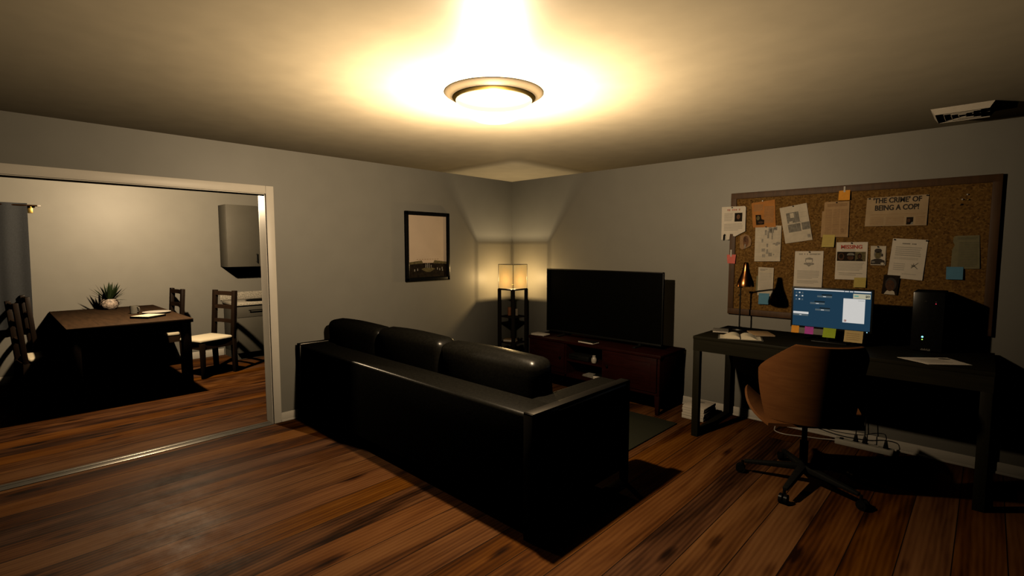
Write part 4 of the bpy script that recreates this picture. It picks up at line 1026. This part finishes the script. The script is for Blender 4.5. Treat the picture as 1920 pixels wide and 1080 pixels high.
# ---- on the table
t = thing('potted_plant', 'spiky dark green plant in a white patterned pot on the dining table', 'plant', (-3.38, -3.878, TZ))
b = MB(); b.lathe([(0, 0), (.055, 0), (.082, .025), (.094, .060), (.088, .10), (.070, .135), (.062, .135), (.074, .09), (.074, .09)], (0, 0, 0), 36)
for v in b.bm.verts:                                  # raised diamond relief
    if v.co.z > .01 and v.co.z < .13:
        a = math.atan2(v.co.y, v.co.x); k = 1+.045*math.cos(a*10)*math.cos(v.co.z*160); v.co.x *= k; v.co.y *= k
obj('pot', b, 'pot', t, local=True)
b = MB(); b.lathe([(.072, .112), (0, .115)], (0, 0, 0), 24); obj('soil', b, 'black', t, local=True)
b = MB(); r = random.Random(11)
for k in range(46):
    a = r.uniform(0, 2*PI); el = .2+1.2*r.random()**.7; L_ = r.uniform(.18, .27)*(1.0 if el > .5 else .8); w_ = r.uniform(.012, .019)
    d = Vector((math.cos(a)*math.cos(el), math.sin(a)*math.cos(el), math.sin(el))); sd = Vector((-math.sin(a), math.cos(a), 0)); up = d.cross(sd)
    base_ = Vector((math.cos(a)*.025, math.sin(a)*.025, .105)); ns = 6; V = []
    for i_ in range(ns+1):
        u = i_/ns; p = base_+d*L_*u+Vector((0, 0, -.05*u*u*(1-math.sin(el)))); ww = w_*math.sin(PI*(.18+.82*u))**.9*(1-u*.15) if u < 1 else .0006
        V.append((b.bm.verts.new(p-sd*ww+up*ww*.25), b.bm.verts.new(p-up*.0), b.bm.verts.new(p+sd*ww+up*ww*.25)))
    for A, B in zip(V, V[1:]):
        b.bm.faces.new((A[0], A[1], B[1], B[0])); b.bm.faces.new((A[1], A[2], B[2], B[1]))
obj('leaves', b, 'leaf', t, local=True, smooth=60)
t = thing('mug', 'grey stoneware mug on the dining table', 'mug', (-2.63, -3.748, TZ))
b = MB(); b.lathe([(0, 0), (.038, 0), (.041, .004), (.041, .096), (.037, .096), (.036, .008), (0, .008)], (-2.63, -3.748, TZ), 32); obj('body', b, 'mug', t)
b = MB(); hd = Vector((.80, .60, 0)); pc = Vector((-2.63, -3.748, TZ))
b.tube([pc+hd*.039+Vector((0, 0, .078)), pc+hd*.062+Vector((0, 0, .076)), pc+hd*.070+Vector((0, 0, .050)), pc+hd*.060+Vector((0, 0, .024)), pc+hd*.039+Vector((0, 0, .022))], .006); obj('handle', b, 'mug', t)
b = MB(); b.lathe([(0, 0), (.09, 0), (.10, .006), (.138, .016), (.143, .020), (.138, .021), (.10, .011), (0, .007)], (-2.49, -3.555, TZ), 48)
tag(obj('plate', b, 'ceramic', loc=(-2.49, -3.555, TZ)), 'white round plate on the dining table beside the mug', 'plate')
t = thing('book', 'thin cream topped book with dark edge on the dining table before the plate', 'book', (-2.125, -3.705, TZ), math.radians(38))
b = MB(); b.box(-.11, .11, -.125, .125, 0, .022, .001); obj('cover', b, 'black', t, local=True)
b = MB(); b.box(-.103, .103, -.118, .118, .022, .0245); obj('top_page', b, 'cream', t, local=True)

# ---- kitchen units on the far wall
cx0, cy0, cy1 = DX, -2.512, -2.02
t = thing('wall_cabinet', 'grey wall cabinet hanging on the far wall above the worktop', 'cabinet', (DX+.17, -2.26, 1.338))
b = MB(); b.box(cx0+.001, DX+.312, cy0, cy1, 1.338, 2.246, .001); obj('body', b, 'cabinet', t)
b = MB(); b.box(DX+.313, DX+.332, cy0+.002, cy1-.002, 1.340, 2.244, .002); d_ = obj('door', b, 'cabinet', t)
b = MB(); yy = cy1-.095; b.cyl((DX+.356, yy, 1.395), (DX+.356, yy, 1.535), .006, seg=12); b.cyl((DX+.33, yy, 1.41), (DX+.356, yy, 1.41), .005, seg=10); b.cyl((DX+.33, yy, 1.52), (DX+.356, yy, 1.52), .005, seg=10); obj('handle', b, 'dark_steel', d_)
t = thing('base_cabinet', 'grey base cabinet with one drawer below the speckled worktop', 'cabinet', (DX+.3, -2.0, 0))
fx = DX+.60
b = MB(); b.box(DX+.014, fx-.06, cy0+.01, -1.5, 0, .10); b.box(DX+.014, fx-.02, cy0+.01, -1.5, .10, .790, .001); obj('body', b, 'cabinet', t)
for k in range(2):
    a0 = cy0+.013+k*.50; a1 = a0+.495
    b = MB(); b.box(fx-.019, fx, a0, a1, .105, .612, .002); obj('door', b, 'cabinet', t)
    b = MB(); b.box(fx-.019, fx, a0, a1, .618, .786, .002); dr = obj('drawer', b, 'cabinet', t)
    b = MB(); ym = (a0+a1)/2; b.cyl((fx+.026, ym-.10, .716), (fx+.026, ym+.10, .716), .007, seg=12)
    for e in (-.08, .08): b.cyl((fx-.001, ym+e, .716), (fx+.026, ym+e, .716), .005, seg=10)
    obj('handle', b, 'dark_steel', dr)
b = MB(); b.box(DX+.001, fx+.02, cy0-.008, -1.5, .792, .832, .004); obj_ = obj('worktop', b, 'granite', loc=(DX+.3, -2, .79)); tag(obj_, 'speckled pale worktop on the grey base cabinet', 'worktop')
b = MB(); b.box(DX+.0005, DX+.021, cy0-.03, -1.5, .833, .945, .003); obj_ = obj('backsplash', b, 'granite', loc=(DX+.01, -2, .833)); tag(obj_, 'low speckled backsplash strip on the wall behind the worktop', 'backsplash')
b = MB(); b.lathe([(0, 0), (.13, 0), (.15, .012), (.16, .016), (.155, .018), (.13, .008), (0, .006)], mat=Matrix.Translation((-3.22, -2.13, .833)) @ Matrix.Diagonal((.8, 1.25, 1, 1)), seg=36)
tag(obj('tray', b, 'black', loc=(-3.22, -2.13, .833)), 'flat black tray lying on the speckled worktop', 'tray')

# ---- curtain and rod
t = thing('curtain', 'dark slate curtain hanging at the left of the dining room far wall', 'curtain', (DX+.1, -5.1, .66))
def cf(u, v):
    y = -5.62+1.06*u; z = .665+1.475*v
    return Vector((DX+.10+.010*math.sin(u*2*PI*5+.8*math.sin(v*3))+.003*math.sin(u*40), y-.022*(1-v)*u, z))
b = MB(); b.grid(cf, 110, 10, thick=.004); obj('fabric', b, 'curtain', t, smooth=60)
t = thing('curtain_rod', 'brass curtain rod end with bracket beside the slate curtain', 'curtain rod', (DX+.1, -5.0, 2.115))
b = MB(); b.cyl((DX+.10, -5.75, 2.115), (DX+.10, -4.47, 2.115), .009, seg=14); obj('rod', b, 'copper', t)
b = MB(); b.lathe([(0, 0), (.013, 0), (.015, .01), (.011, .03), (0, .034)], mat=Matrix.Translation((DX+.10, -4.474, 2.115)) @ Matrix.Rotation(-PI/2, 4, 'X'), seg=16); obj('finial', b, 'ceramic', t)
b = MB(); b.box(DX+.001, DX+.008, -4.553, -4.510, 2.03, 2.12, .002); b.box(DX+.006, DX+.105, -4.540, -4.524, 2.092, 2.104, .002); obj('bracket', b, 'brass', t)

# ------------------------------------------------------------------ world, camera, view
w = bpy.data.worlds.new('World'); SC.world = w; w.use_nodes = True
w.node_tree.nodes['Background'].inputs['Color'].default_value = (.0, .0, .0, 1)
w.node_tree.nodes['Background'].inputs['Strength'].default_value = 0
yaw, pitch = math.radians(133.6719673), math.radians(4.49782126)
cam = bpy.data.cameras.new('Camera'); co = bpy.data.objects.new('Camera', cam); COL.objects.link(co)
co.location = (4.69213864, -4.91396906, 1.60604358)
fw_ = Vector((math.cos(yaw)*math.cos(pitch), math.sin(yaw)*math.cos(pitch), -math.sin(pitch)))
co.rotation_euler = fw_.to_track_quat('-Z', 'Y').to_euler()
cam.sensor_width = 36; cam.lens = 36*936.63729106/1920; cam.clip_start = .02
SC.camera = co
SC.view_settings.view_transform = 'Standard'; SC.view_settings.look = 'None'; SC.view_settings.gamma = 1
SC.view_settings.exposure = 0; SC.view_settings.use_curve_mapping = False
SC.cycles.max_bounces = 6; SC.cycles.diffuse_bounces = 0; SC.cycles.glossy_bounces = 0
SC.cycles.transparent_max_bounces = 8; SC.cycles.caustics_reflective = False; SC.cycles.caustics_refractive = False
SC.cycles.use_denoising = True
